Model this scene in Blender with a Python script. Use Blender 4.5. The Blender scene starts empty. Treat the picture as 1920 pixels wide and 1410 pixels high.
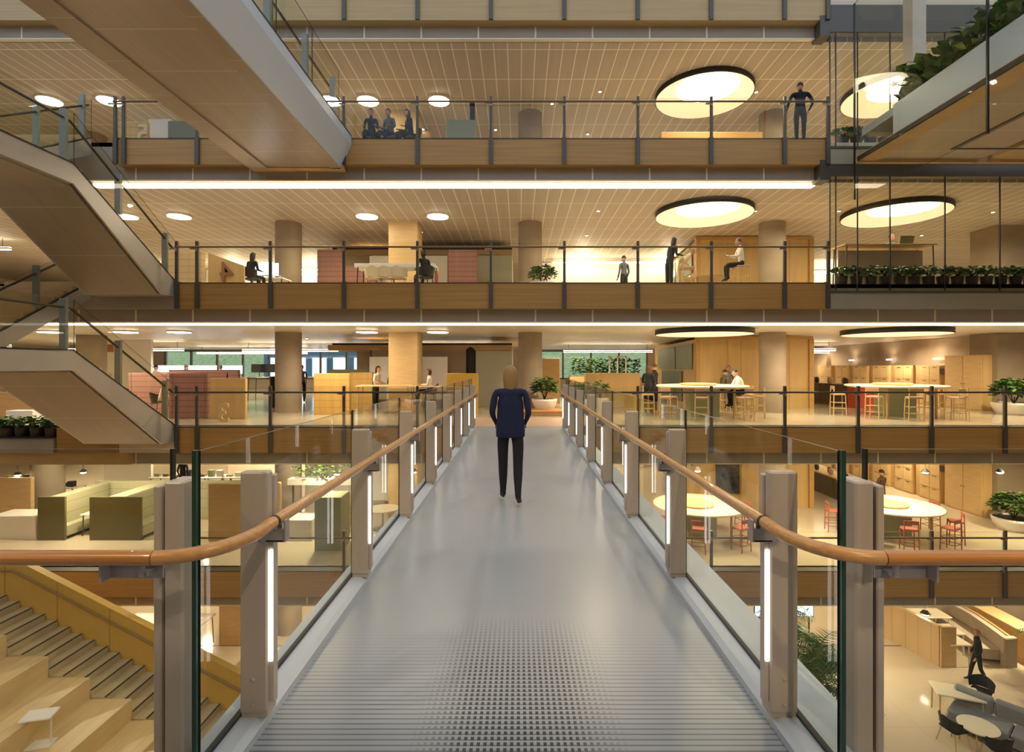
import bpy, bmesh, math, random
from mathutils import Vector, Matrix
random.seed(7)
C = bpy.context.scene.collection
SC = bpy.context.scene
PI = math.pi
F = 1000.0                      # focal length in pixels of the 1920 px frame
EYE = 1.7
# ---------------------------------------------------------------- camera
cam = bpy.data.cameras.new('camera'); camo = bpy.data.objects.new('camera', cam); C.objects.link(camo)
camo.location = (0, 0, EYE); camo.rotation_euler = (PI/2, 0, 0)
cam.sensor_width = 36; cam.lens = F/1920*36
cam.shift_x = -(973-960)/1920; cam.shift_y = -(705-686)/1920
cam.clip_start = .05; cam.clip_end = 500
SC.camera = camo
# ---------------------------------------------------------------- world / exposure
w = bpy.data.worlds.new('world'); SC.world = w; w.use_nodes = True
bg = w.node_tree.nodes['Background']; bg.inputs[0].default_value = (.74, .84, 1, 1); bg.inputs[1].default_value = .75
SC.view_settings.view_transform = 'Standard'; SC.view_settings.look = 'None'
SC.view_settings.exposure = 0.7; SC.view_settings.gamma = 1
SC.cycles.transparent_max_bounces = 48; SC.cycles.max_bounces = 7; SC.cycles.diffuse_bounces = 4
SC.cycles.glossy_bounces = 3; SC.cycles.sample_clamp_indirect = 4
WARM = (1, .82, .57)
def spot(x, y, z, power, col=WARM, ang=165, r=.06):
    l = bpy.data.lights.new('spot_light', 'SPOT'); l.energy = power; l.color = col; l.spot_size = math.radians(ang); l.spot_blend = .6; l.shadow_soft_size = r
    o = bpy.data.objects.new('spot_light', l); C.objects.link(o); o.location = (x, y, z); return o
FL = [-8.06, -4.03, 0, 4.03, 8.06, 12.09]         # floor levels
D0 = 14.9                                          # edge of the far side of the atrium
POW = {0: 420, 1: 330, 2: 330, 3: 260, 4: 150}
for lv in range(5):
    cz = FL[lv+1]-1.12
    for x in (-22, -14, -6.5, 2.5, 10, 17, 24):
        for y in (17.4, 24, 32):
            p = POW[lv]*(1.0 if y < 20 else 1.15)
            spot(x, y, cz, p)
# unseen warm spots added in the near side gallery to light the fascias
for lv in range(5):
    cz = FL[lv+1]-1.12
    for x in (-14, -6, 2, 10): spot(x, -1.5, cz, 300 if lv != 2 else 130, (1, .80, .55))
# ---------------------------------------------------------------- materials
def mat(name, col, rough=.5, metal=0, spec=.5, bump=0, bscale=30, var=0, vscale=(3, 3, 3), emit=None, es=1, coat=0):
    m = bpy.data.materials.new(name); m.use_nodes = True; nt = m.node_tree; b = nt.nodes['Principled BSDF']
    b.inputs['Base Color'].default_value = (*col, 1); b.inputs['Roughness'].default_value = rough
    b.inputs['Metallic'].default_value = metal; b.inputs['Specular IOR Level'].default_value = spec
    b.inputs['Coat Weight'].default_value = coat
    if var or bump:
        tc = nt.nodes.new('ShaderNodeNewGeometry'); mp = nt.nodes.new('ShaderNodeMapping'); mp.inputs['Scale'].default_value = vscale
        nt.links.new(tc.outputs['Position'], mp.inputs['Vector'])
        n = nt.nodes.new('ShaderNodeTexNoise'); n.inputs['Scale'].default_value = 1; n.inputs['Detail'].default_value = 5
        nt.links.new(mp.outputs[0], n.inputs['Vector'])
        if var:
            r = nt.nodes.new('ShaderNodeValToRGB'); r.color_ramp.elements[0].position = .3; r.color_ramp.elements[1].position = .7
            r.color_ramp.elements[0].color = (*[c*(1-var) for c in col], 1); r.color_ramp.elements[1].color = (*[min(1, c*(1+var)) for c in col], 1)
            nt.links.new(n.outputs[0], r.inputs[0]); nt.links.new(r.outputs[0], b.inputs['Base Color'])
        if bump:
            bp = nt.nodes.new('ShaderNodeBump'); bp.inputs['Strength'].default_value = bump
            nt.links.new(n.outputs[0], bp.inputs['Height']); nt.links.new(bp.outputs[0], b.inputs['Normal'])
    if emit:
        b.inputs['Emission Color'].default_value = (*emit, 1); b.inputs['Emission Strength'].default_value = es
    return m
def glassmat(name, tint, gl=.9, ior=1.45):
    m = bpy.data.materials.new(name); m.use_nodes = True; nt = m.node_tree; nt.nodes.clear()
    o = nt.nodes.new('ShaderNodeOutputMaterial'); mx = nt.nodes.new('ShaderNodeMixShader'); t = nt.nodes.new('ShaderNodeBsdfTransparent')
    g = nt.nodes.new('ShaderNodeBsdfGlossy'); lw = nt.nodes.new('ShaderNodeLayerWeight'); lw.inputs[0].default_value = .5
    pw = nt.nodes.new('ShaderNodeMath'); pw.operation = 'POWER'; pw.inputs[1].default_value = 5; nt.links.new(lw.outputs['Facing'], pw.inputs[0])
    f = nt.nodes.new('ShaderNodeMath'); f.operation = 'MULTIPLY_ADD'; f.inputs[1].default_value = .55; f.inputs[2].default_value = .018; nt.links.new(pw.outputs[0], f.inputs[0])
    t.inputs[0].default_value = (*tint, 1); g.inputs['Roughness'].default_value = .02; g.inputs[0].default_value = (gl, gl, gl, 1)
    nt.links.new(f.outputs[0], mx.inputs[0]); nt.links.new(t.outputs[0], mx.inputs[1]); nt.links.new(g.outputs[0], mx.inputs[2]); nt.links.new(mx.outputs[0], o.inputs[0])
    return m
def lines(name, col, lc, sx, wx, sy=None, wy=.01, ox=0, oy=0, rough=.55, axes='XY', spec=.4, var=.06, vs=(8, .4, .4)):
    """surface with a lighter/darker joint every sx (and sy) metres"""
    m = mat(name, col, rough, spec=spec, var=var, vscale=vs); nt = m.node_tree; b = nt.nodes['Principled BSDF']
    g = nt.nodes.new('ShaderNodeNewGeometry'); s = nt.nodes.new('ShaderNodeSeparateXYZ'); nt.links.new(g.outputs['Position'], s.inputs[0])
    def ln(ax, step, wid, off):
        a = nt.nodes.new('ShaderNodeMath'); a.operation = 'ADD'; a.inputs[1].default_value = 1000*step-off; nt.links.new(s.outputs[ax], a.inputs[0])
        md = nt.nodes.new('ShaderNodeMath'); md.operation = 'MODULO'; md.inputs[1].default_value = step; nt.links.new(a.outputs[0], md.inputs[0])
        lt = nt.nodes.new('ShaderNodeMath'); lt.operation = 'LESS_THAN'; lt.inputs[1].default_value = wid; nt.links.new(md.outputs[0], lt.inputs[0]); return lt
    l = ln(axes[0], sx, wx, ox)
    if sy:
        l2 = ln(axes[1], sy, wy, oy); mm = nt.nodes.new('ShaderNodeMath'); mm.operation = 'MAXIMUM'
        nt.links.new(l.outputs[0], mm.inputs[0]); nt.links.new(l2.outputs[0], mm.inputs[1]); l = mm
    mx = nt.nodes.new('ShaderNodeMix'); mx.data_type = 'RGBA'
    src = b.inputs['Base Color'].links[0].from_socket if b.inputs['Base Color'].links else None
    nt.links.new(l.outputs[0], mx.inputs[0]); mx.inputs[7].default_value = (*lc, 1)
    if src: nt.links.new(src, mx.inputs[6])
    else: mx.inputs[6].default_value = (*col, 1)
    nt.links.new(mx.outputs[2], b.inputs['Base Color']); return m
M = {}
M['wood'] = mat('honey_veneer', (.40, .225, .065), .45, var=.16, vscale=(.5, 6, 34))
M['woodlit'] = mat('lit_veneer', (.46, .33, .155), .45, var=.08, vscale=(.5, 6, 20))  # honey veneer in a paler tone, painting stronger light on the top fascia
M['ply'] = mat('pale_ply', (.66, .46, .22), .5, var=.07, vscale=(2, 2, 14))
M['plyd'] = mat('tan_ply', (.50, .33, .15), .5, var=.08, vscale=(2, 2, 14))
M['rail'] = mat('oak_handrail', (.58, .30, .10), .3, var=.14, vscale=(3, 60, 60), coat=.3)
M['railx'] = mat('oak_handrail_long', (.50, .21, .05), .3, var=.12, vscale=(1.5, 60, 60), coat=.3)
M['post'] = mat('taupe_metal', (.52, .45, .38), .4, metal=.1, var=.05, vscale=(9, 9, 2))
M['steel'] = mat('grey_steel', (.085, .078, .065), .4, metal=.2)
M['bluesteel'] = mat('blue_grey_steel', (.23, .26, .26), .4, metal=.3)
M['brack'] = mat('lavender_grey_metal', (.40, .35, .34), .35, metal=.4)
M['stair'] = mat('stair_cladding', (.42, .40, .36), .35, metal=.35, var=.05, vscale=(1, 1, 1))
M['soffit'] = lines('stair_soffit', (.34, .27, .19), (.50, .42, .32), 1.2, .015, axes='YX', rough=.3, var=.05)
M['bsoffit'] = lines('bridge_soffit', (.36, .29, .22), (.55, .47, .38), 1.25, .018, axes='YX', rough=.28, var=.05)
M['black'] = mat('black', (.012, .011, .010), .5)
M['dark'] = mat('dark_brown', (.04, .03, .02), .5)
M['white'] = mat('white_paint', (.80, .76, .70), .5)
M['cream'] = mat('cream_plaster', (.66, .56, .42), .7, var=.03)
M['grey'] = mat('grey_fascia', (.34, .295, .235), .5, var=.06, vscale=(1, 1, 3))
M['greyl'] = mat('pale_grey_metal', (.40, .38, .30), .35, metal=.3, var=.08, vscale=(.8, 1, 1))
M['joint'] = mat('pale_joint', (.80, .72, .58), .5)
M['conc'] = mat('concrete', (.30, .235, .165), .8, var=.12, vscale=(1, 1, 2), bump=.1)
M['ceil'] = lines('ceiling_planks', (.47, .41, .33), (.88, .82, .72), .406, .026, 1.62, .03, ox=-4.405, oy=15.65)
M['ceil3'] = mat('smooth_ceiling', (.76, .70, .60), .35, var=.03)
M['floor'] = lines('polished_floor', (.60, .51, .38), (.50, .42, .30), 3.6, .012, 3.6, .012, rough=.13, var=.03, vs=(1, 1, 1), spec=.6)
M['pinkfl'] = mat('pinkish_stone', (.52, .36, .25), .4, var=.04)
M['curb'] = mat('pale_blue_curb', (.50, .56, .62), .35)
M['glass'] = glassmat('clear_glass', (.955, .965, .925))
M['smoke'] = glassmat('smoked_glass', (.80, .80, .70))
M['edge'] = mat('green_glass_edge', (.02, .06, .04), .2)
M['edged'] = mat('dark_glass_edge', (.015, .018, .014), .3)
M['frost'] = mat('frosted_glass', (.50, .50, .40), .35)
M['led'] = mat('led_white', (1, 1, 1), emit=(1, .97, .92), es=2.4)
M['ledw'] = mat('led_warm', (1, 1, 1), emit=(1, .84, .62), es=7)
M['ledw2'] = mat('led_warm_soft', (1, 1, 1), emit=(1, .90, .76), es=2.2)
M['disc'] = mat('lamp_disc', (1, 1, 1), emit=(1, .88, .66), es=14)
M['cone'] = mat('lamp_cone', (.90, .78, .58), .6, emit=(1, .80, .52), es=.45)  # faint emission stands in for the diffuser lighting the shade
M['ocd'] = mat('oculus_disc', (1, 1, 1), emit=(1, .86, .60), es=9)
M['pink'] = lines('pink_slats', (.35, .18, .15), (.18, .08, .065), .19, .018, axes='ZX', rough=.8, var=.08)
M['ochre'] = lines('ochre_slats', (.55, .34, .10), (.30, .17, .05), .24, .012, axes='ZX', rough=.6, var=.1)
M['plysl'] = lines('ply_slats', (.62, .46, .25), (.34, .24, .12), .2, .012, axes='ZX', rough=.6)
M['olive'] = lines('olive_slats', (.40, .38, .24), (.20, .19, .11), .36, .012, axes='ZX', rough=.7)
M['olived'] = mat('dark_olive_panel', (.13, .115, .045), .35)
M['sage2'] = mat('light_sage_panel', (.36, .38, .24), .5)
M['raild'] = mat('dark_brown_rail', (.16, .09, .04), .4)
M['num'] = mat('redwood_numeral', (.30, .13, .06), .6)
M['sage'] = mat('sage_panel', (.24, .26, .15), .5)
M['yellow'] = mat('yellow_paint', (.66, .42, .08), .5, var=.03)
M['birch'] = lines('birch_seat', (.68, .50, .25), (.52, .37, .18), .33, .008, axes='XY', rough=.4, var=.08, vs=(8, .6, 6))
M['steptop'] = mat('step_lino', (.50, .40, .22), .6, var=.05)
M['leaf'] = mat('leaf_green', (.045, .13, .02), .45, var=.5, vscale=(9, 9, 9))
M['leafl'] = mat('leaf_light', (.16, .24, .05), .5, var=.4, vscale=(9, 9, 9))
M['navy'] = mat('navy_knit', (.008, .014, .055), .9)
M['screen'] = mat('screen_blue', (.1, .1, .1), .3, emit=(.50, .72, 1), es=1.6)
M['screenw'] = mat('screen_white', (.1, .1, .1), .3, emit=(.75, .86, 1), es=1.9)
M['greyfab'] = mat('grey_fabric', (.26, .27, .27), .9)
M['beigefab'] = mat('beige_fabric', (.50, .42, .33), .9, var=.05, vscale=(9, 9, 9))
M['red'] = mat('red_paint', (.42, .05, .02), .5)
M['redw'] = mat('red_leather', (.40, .10, .05), .6)
M['teal'] = mat('teal_outside', (.2, .5, .45), .8)
M['hill'] = mat('hill_green', (.34, .44, .22), .9, var=.3)
M['facade'] = mat('far_building', (.12, .24, .40), .8)
M['frame'] = mat('window_frame', (.20, .16, .11), .5)
M['skin'] = mat('skin', (.48, .26, .16), .6)
M['hairb'] = mat('blond_hair', (.30, .18, .07), .7)
M['hair'] = mat('dark_hair', (.015, .010, .008), .6)
M['hairr'] = mat('brown_hair', (.07, .025, .015), .6)
M['wshirt'] = mat('white_cotton', (.78, .70, .62), .9)
M['bcloth'] = mat('black_cotton', (.012, .012, .014), .9)
M['gcloth'] = mat('grey_cotton', (.10, .11, .13), .9)
M['brcloth'] = mat('brown_cotton', (.09, .045, .02), .9)
M['pcloth'] = mat('lilac_grey_cotton', (.20, .18, .22), .9)
M['soil'] = mat('soil', (.03, .02, .012), .9)
M['pot'] = mat('white_planter', (.74, .68, .60), .6)
M['wood2'] = mat('honey_trim', (.52, .31, .10), .45, var=.1, vscale=(2, 2, 14))
M['plyh'] = mat('warm_ply', (.60, .40, .16), .5, var=.08, vscale=(6, 6, .7))
M['plyd2'] = mat('tan_panel', (.36, .27, .18), .5, var=.05)
M['plyst'] = mat('stool_wood', (.42, .24, .12), .5, var=.1)
M['plyslv'] = lines('vertical_slats', (.55, .38, .20), (.25, .16, .08), .45, .010, axes='YX', rough=.5)
M['orange'] = mat('orange_wood', (.55, .27, .09), .4, var=.1, vscale=(1, 20, 1))
M['cream2'] = mat('cream_laminate', (.82, .74, .56), .35)
M['wfab'] = mat('pale_fabric', (.70, .58, .40), .9)
M['steelb'] = mat('dark_bronze_counter', (.09, .075, .05), .35, metal=.3)
M['black2'] = mat('black_seat', (.02, .02, .02), .6)
M['scrdark'] = mat('dark_display', (.05, .05, .05), .2, var=.8, vscale=(5, 5, 5))
M['ochre2'] = mat('ochre_groove', (.30, .18, .06), .5)
M['navy2'] = mat('dark_navy_cloth', (.006, .008, .014), .9)
M['gtrous'] = mat('charcoal_trousers', (.012, .012, .011), .9)
M['beigecl'] = mat('beige_cotton', (.62, .48, .30), .9)
M['olivecl'] = mat('olive_cotton', (.10, .085, .035), .9, var=.5, vscale=(20, 20, 20))
# bridge floor: glossy blue-grey paint with fine grip grooves near its start
def bridgemat():
    m = mat('blue_grey_floor_paint', (.35, .38, .40), .28, spec=.5, var=.05, vscale=(1.5, .6, 1)); nt = m.node_tree; b = nt.nodes['Principled BSDF']
    N = nt.nodes.new; L = nt.links.new
    g = N('ShaderNodeNewGeometry'); s = N('ShaderNodeSeparateXYZ'); L(g.outputs['Position'], s.inputs[0])
    def mth(op, a, b_=None, c=None):
        n = N('ShaderNodeMath'); n.operation = op
        for i, v in enumerate((a, b_, c)):
            if v is None: continue
            if isinstance(v, (int, float)): n.inputs[i].default_value = v
            else: L(v, n.inputs[i])
        return n.outputs[0]
    x, y = s.outputs['X'], s.outputs['Y']
    gy = mth('LESS_THAN', mth('MODULO', mth('ADD', y, 10), .036), .009)
    gx = mth('LESS_THAN', mth('MODULO', mth('ADD', x, 10), .030), .015)
    ny = mth('LESS_THAN', mth('MODULO', mth('ADD', y, 10), .036), .024)
    near = mth('SUBTRACT', 1, mth('MULTIPLY', mth('SUBTRACT', y, 2.7), 1.3)); near = mth('MINIMUM', mth('MAXIMUM', near, 0), 1)
    cx = mth('SUBTRACT', 1, mth('MULTIPLY', mth('SUBTRACT', mth('ABSOLUTE', x), .26), 4)); cx = mth('MINIMUM', mth('MAXIMUM', cx, 0), 1)
    ny2 = mth('SUBTRACT', 1, mth('MULTIPLY', mth('SUBTRACT', y, 3.0), 1.6)); ny2 = mth('MINIMUM', mth('MAXIMUM', ny2, 0), 1)
    hole = mth('MULTIPLY', mth('MULTIPLY', gx, ny), mth('MULTIPLY', cx, ny2))
    k = mth('MAXIMUM', mth('MULTIPLY', mth('MULTIPLY', gy, near), .6), mth('MULTIPLY', hole, 1.0))
    mx = N('ShaderNodeMix'); mx.data_type = 'RGBA'; src = b.inputs['Base Color'].links[0].from_socket
    L(k, mx.inputs[0]); L(src, mx.inputs[6]); mx.inputs[7].default_value = (.03, .035, .04, 1); L(mx.outputs[2], b.inputs['Base Color'])
    return m
M['bridge'] = bridgemat()
# ---------------------------------------------------------------- mesh helpers
class MB:
    def __init__(s): s.v = []; s.f = []; s.mi = []; s.m = 0; s.sm = []
    def add(s, vs, fs, m=None, smooth=False):
        o = len(s.v); s.v += [tuple(v) for v in vs]
        for i, f in enumerate(fs):
            s.f.append([o+k for k in f]); s.mi.append(s.m if m is None else (m[i] if isinstance(m, list) else m)); s.sm.append(smooth)
        return s
    def box(s, x0, x1, y0, y1, z0, z1, m=None):
        if x0 > x1: x0, x1 = x1, x0
        if y0 > y1: y0, y1 = y1, y0
        if z0 > z1: z0, z1 = z1, z0
        v = [(x0, y0, z0), (x1, y0, z0), (x1, y1, z0), (x0, y1, z0), (x0, y0, z1), (x1, y0, z1), (x1, y1, z1), (x0, y1, z1)]
        return s.add(v, [(3, 2, 1, 0), (4, 5, 6, 7), (0, 1, 5, 4), (2, 3, 7, 6), (1, 2, 6, 5), (3, 0, 4, 7)], m)   # bottom top front back right left
    def prism(s, pts, a, b, axis='x', m=None):
        """closed polygon pts extruded from a to b: axis x -> pts are (y,z); y -> (x,z); z -> (x,y)"""
        n = len(pts)
        def P(p, t): return (t, p[0], p[1]) if axis == 'x' else ((p[0], t, p[1]) if axis == 'y' else (p[0], p[1], t))
        v = [P(p, a) for p in pts]+[P(p, b) for p in pts]
        f = [list(range(n))[::-1], list(range(n, 2*n))]+[(i, (i+1) % n, n+(i+1) % n, n+i) for i in range(n)]
        return s.add(v, f, m)
    def cyl(s, x, y, z0, z1, r0, r1=None, n=24, m=None, cap=True, sm=True):
        r1 = r0 if r1 is None else r1; v = []
        for z, r in ((z0, r0), (z1, r1)):
            for i in range(n): a = 2*PI*i/n; v.append((x+r*math.cos(a), y+r*math.sin(a), z))
        s.add(v, [(i, (i+1) % n, n+(i+1) % n, n+i) for i in range(n)], m, sm)
        if cap: s.add(v[:n], [list(range(n))[::-1]], m); s.add(v[n:], [list(range(n))], m)
        return s
    def lathe(s, x, y, prof, n=32, m=None, sx=1, sy=1, cap=True):
        v = []
        for r, z in prof:
            for i in range(n): a = 2*PI*i/n; v.append((x+r*sx*math.cos(a), y+r*sy*math.sin(a), z))
        f = []
        for j in range(len(prof)-1):
            for i in range(n): f.append((j*n+i, j*n+(i+1) % n, (j+1)*n+(i+1) % n, (j+1)*n+i))
        s.add(v, f, m, True)
        if cap and prof[0][0] > .001: s.add(v[:n], [list(range(n))[::-1]], m)
        if cap and prof[-1][0] > .001: s.add(v[-n:], [list(range(n))], m)
        return s
    def tube(s, pts, r, n=8, m=None, rz=1):
        pts = [Vector(p) for p in pts]; v = []; k = len(pts)
        for i, p in enumerate(pts):
            t = (pts[min(i+1, k-1)]-pts[max(i-1, 0)]).normalized()
            up = Vector((0, 0, 1)) if abs(t.z) < .95 else Vector((0, 1, 0))
            a = t.cross(up).normalized(); b = a.cross(t).normalized()
            rr = r[i] if isinstance(r, (list, tuple)) else r
            for j in range(n): q = 2*PI*(j+.5)/n; v.append(p+a*math.cos(q)*rr+b*math.sin(q)*rr*rz)
        f = [(i*n+j, i*n+(j+1) % n, (i+1)*n+(j+1) % n, (i+1)*n+j) for i in range(k-1) for j in range(n)]
        s.add(v, f, m, n > 4); s.add(v[:n], [list(range(n))], m); s.add(v[-n:], [list(range(n))[::-1]], m)
        return s
    def ell(s, c, r, n=10, m=None, rot=None):
        v = []; f = []; R = rot or Matrix.Identity(3)
        for i in range(n+1):
            ph = PI*i/n
            for j in range(2*n):
                t = PI*j/n; q = R @ Vector((r[0]*math.sin(ph)*math.cos(t), r[1]*math.sin(ph)*math.sin(t), r[2]*math.cos(ph))); v.append((c[0]+q.x, c[1]+q.y, c[2]+q.z))
        for i in range(n):
            for j in range(2*n): f.append((i*2*n+j, (i+1)*2*n+j, (i+1)*2*n+(j+1) % (2*n), i*2*n+(j+1) % (2*n)))
        return s.add(v, f, m, True)
    def rbox(s, x0, x1, y0, y1, z0, z1, b=.03, m=None):
        """box with chamfered vertical and top edges"""
        def ring(i, z): return [(x0+i, y0+b, z), (x0+b, y0+i, z), (x1-b, y0+i, z), (x1-i, y0+b, z), (x1-i, y1-b, z), (x1-b, y1-i, z), (x0+b, y1-i, z), (x0+i, y1-b, z)]
        rs = [ring(0, z0), ring(0, z1-b), ring(b*.7, z1)]; v = sum(rs, []); f = [list(range(8))[::-1], list(range(16, 24))]
        for j in range(2):
            for i in range(8): f.append((j*8+i, j*8+(i+1) % 8, (j+1)*8+(i+1) % 8, (j+1)*8+i))
        return s.add(v, f, m)
    def pane(s, x0, x1, y0, y1, z0, z1):
        """glass box: big faces material 0, edges material 1"""
        if abs(x1-x0) < abs(y1-y0): return s.box(x0, x1, y0, y1, z0, z1, [1, 1, 1, 1, 0, 0])
        return s.box(x0, x1, y0, y1, z0, z1, [1, 1, 0, 0, 1, 1])
    def rot(s, a, c=(0, 0)):
        ca, sa = math.cos(a), math.sin(a); s.v = [(c[0]+(x-c[0])*ca-(y-c[1])*sa, c[1]+(x-c[0])*sa+(y-c[1])*ca, z) for x, y, z in s.v]; return s
def mk(name, mb, mats, loc=(0, 0, 0), parent=None):
    me = bpy.data.meshes.new(name); me.from_pydata(mb.v, [], mb.f)
    ms = mats if isinstance(mats, (list, tuple)) else [mats]
    for m in ms: me.materials.append(M[m] if isinstance(m, str) else m)
    me.polygons.foreach_set('material_index', [min(i, len(ms)-1) for i in mb.mi]); me.polygons.foreach_set('use_smooth', mb.sm)
    me.update(); o = bpy.data.objects.new(name, me); C.objects.link(o); o.location = loc
    if parent: o.parent = parent
    return o
def P(name, mb, mats, parent, label=None):
    o = mk(name, mb, mats, parent=parent)
    if label: o['label'] = label
    return o
def tag(o, label, cat, group=None):
    o['label'] = label; o['category'] = cat
    if group: o['group'] = group
    return o
def TH(name, label, cat, loc=(0, 0, 0), rz=0, group=None):
    o = bpy.data.objects.new(name, None); C.objects.link(o); o.location = loc; o.rotation_euler = (0, 0, rz); return tag(o, label, cat, group)
def T1(name, mb, mats, label, cat, loc=(0, 0, 0), rz=0, group=None):
    o = mk(name, mb, mats, loc); o.rotation_euler = (0, 0, rz); return tag(o, label, cat, group)
def ST(name, mb, mats, loc=(0, 0, 0)):
    o = mk(name, mb, mats, loc); o['kind'] = 'structure'; return o
def dup(r, loc, rz=0, label=None, group=None):
    c = r.copy(); C.objects.link(c); c.location = loc; c.rotation_euler = (0, 0, rz)
    if label: c['label'] = label
    if group: c['group'] = group
    def rec(s, d):
        for ch in s.children:
            q = ch.copy(); C.objects.link(q); q.parent = d; rec(ch, q)
    rec(r, c); return c
def X(px, d): return (px-973)/F*d
def Z(py, d): return EYE-(py-686)/F*d
ORD = ['first', 'second', 'third', 'fourth', 'fifth', 'sixth', 'seventh', 'eighth', 'ninth', 'tenth', 'eleventh', 'twelfth']
LN = {0: 'ground level', 1: 'level below the bridge', 2: 'bridge level', 3: 'level above the bridge', 4: 'second level above the bridge', 5: 'topmost level'}
# ================================================================ structure
XL, XR, YB = -31, 31, 40
for lv in range(6):
    f = FL[lv]
    if lv == 0: ST('floor_ground', MB().box(XL, XR, -12, YB, f-.3, f), 'floor')
    else: ST('floor_%d' % lv, MB().box(XL, XR, 15.19, YB, f-.12, f), 'floor')
    if lv: ST('ceiling_%d' % lv, MB().box(XL, XR, 15.3, YB, f-1.10, f-.13), 'ceil' if lv > 3 else 'ceil3')
    # near side gallery (behind the camera)
    if lv and lv != 2: ST('floor_near_%d' % lv, MB().box(XL, XR, -12, .2, f-1.0, f), ['cream'])
ST('floor_near_2', MB().box(XL, XR, -12, 2.28, -.9, 0), ['bridge'])
ST('wall_near', MB().box(XL, XR, -12.3, -12, -8.4, 14), 'cream')
ST('wall_left', MB().box(XL-.3, XL, -12, YB, -8.4, 14), 'cream')
ST('wall_right', MB().box(XR, XR+.3, -12, YB, -8.4, 14), 'cream')
# back wall with window bands on the bridge level
wb = MB(); wb.box(XL, XR, YB, YB+.3, -8.4, .7); wb.box(XL, XR, YB, YB+.3, 2.85, 14)
bands = [(-26.5, -11.0), (1.2, 9.6), (21.6, 26.6)]
xs = [XL]+[v for b in bands for v in b]+[XR]
for i in range(0, len(xs), 2): wb.box(xs[i], xs[i+1], YB, YB+.3, .7, 2.85)
ST('wall_back', wb, 'cream')
for i, (a, b) in enumerate(bands):
    n = max(3, round((b-a)/2.0)); fr = MB(); st = (b-a)/n
    for k in range(n+1): fr.box(a+k*st-.06, a+k*st+.06, YB-.08, YB+.08, .7, 2.85)
    fr.box(a, b, YB-.08, YB+.08, .7, .8); fr.box(a, b, YB-.08, YB+.08, 2.75, 2.85)
    ST('window_%d' % (i+1), fr, 'frame'); g = MB(); g.pane(a, b, YB+.1, YB+.12, .75, 2.8); ST('window_pane_%d' % (i+1), g, ['glass', 'edge'])
# outside: hill, building, street ground
hl = MB(); hv = []; n = 40
for i in range(n+1):
    for j in range(6):
        x = -60+120*i/n; y = 52+j*6; hv.append((x, y, -1.5+j*1.6*(1+.35*math.sin(x*.13)+.2*math.sin(x*.31+1))))
hl.add(hv, [(i*6+j, i*6+6+j, i*6+7+j, i*6+j+1) for i in range(n) for j in range(5)], smooth=True)
T1('grassy_hill', hl, 'hill', 'green grassy hillside seen through the far windows on bridge level', 'hill')
bb = TH('office_building', 'blue-lit building outside behind the far left windows', 'building', (-15.5, 46, -1))
q = MB(); q.box(-6.5, 3.5, 0, 4, -2, 4.4); P('wall', q, 'facade', bb)
for k in range(5): P('window', MB().box(-5.9+k*1.8, -4.7+k*1.8, -.05, 0, 1.2, 3.4), 'screenw' if k % 2 else 'screen', bb)
# --- wood fascias, grey bulkheads, soffit returns
def fascia(n, f, x0, x1, m='wood'):
    a = MB(); a.box(x0, x1, D0, 15.19, f-.73, f-.03); ST('trim_wood_fascia_%d' % n, a, m)
def bulk(n, f, x0, x1, lo=-1.07):
    a = MB(); a.box(x0, x1, 15.19, 15.3, f+lo, f-.0)
    k = math.ceil((x0+4.405)/1.6253)
    while -4.405+1.6253*k < x1:
        xx = -4.405+1.6253*k; a.box(xx-.022, xx+.022, 15.18, 15.19, f+lo, f-.735, 1); k += 1
    ST('trim_grey_bulkhead_%d' % n, a, ['grey', 'joint'])
    ST('trim_edge_strip_%d' % n, MB().box(x0, x1, 15.16, 15.32, f+lo-.03, f+lo), 'joint')
XW = X(1551, D0); XS = X(333, D0)
fascia(6, FL[5], -20, XW+.1, 'woodlit'); bulk(6, FL[5], -20, XW+.1)
fascia(5, FL[4], X(218, D0), XW); bulk(5, FL[4], -20, XW)
fascia(4, FL[3], XS, XW); bulk(4, FL[3], -20, 20)
fascia(3, FL[2], XS, 20); bulk(3, FL[2], -20, 20); fascia(7, FL[2], X(106, D0), X(222, D0)+.02)
fascia(2, FL[1], -20, 20); bulk(2, FL[1], -20, 20)
ST('trim_bulkhead_step_1', MB().box(-20, X(238, D0), D0+.05, 15.19, -1.07, -.73), 'plyd')
# balcony edge deck
for lv in (1, 2, 3, 4, 5):
    f = FL[lv]; x0 = {1: -20, 2: X(106, D0), 3: XS, 4: X(218, D0), 5: -20}[lv]; x1 = {1: 20, 2: 20, 3: XW, 4: XW, 5: XW}[lv]
    ST('trim_dark_edge_line_%d' % lv, MB().box(x0, x1, D0, 15.19, f-.03, f+.0), 'dark')  # dark strip along the top of the wood fascia
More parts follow.
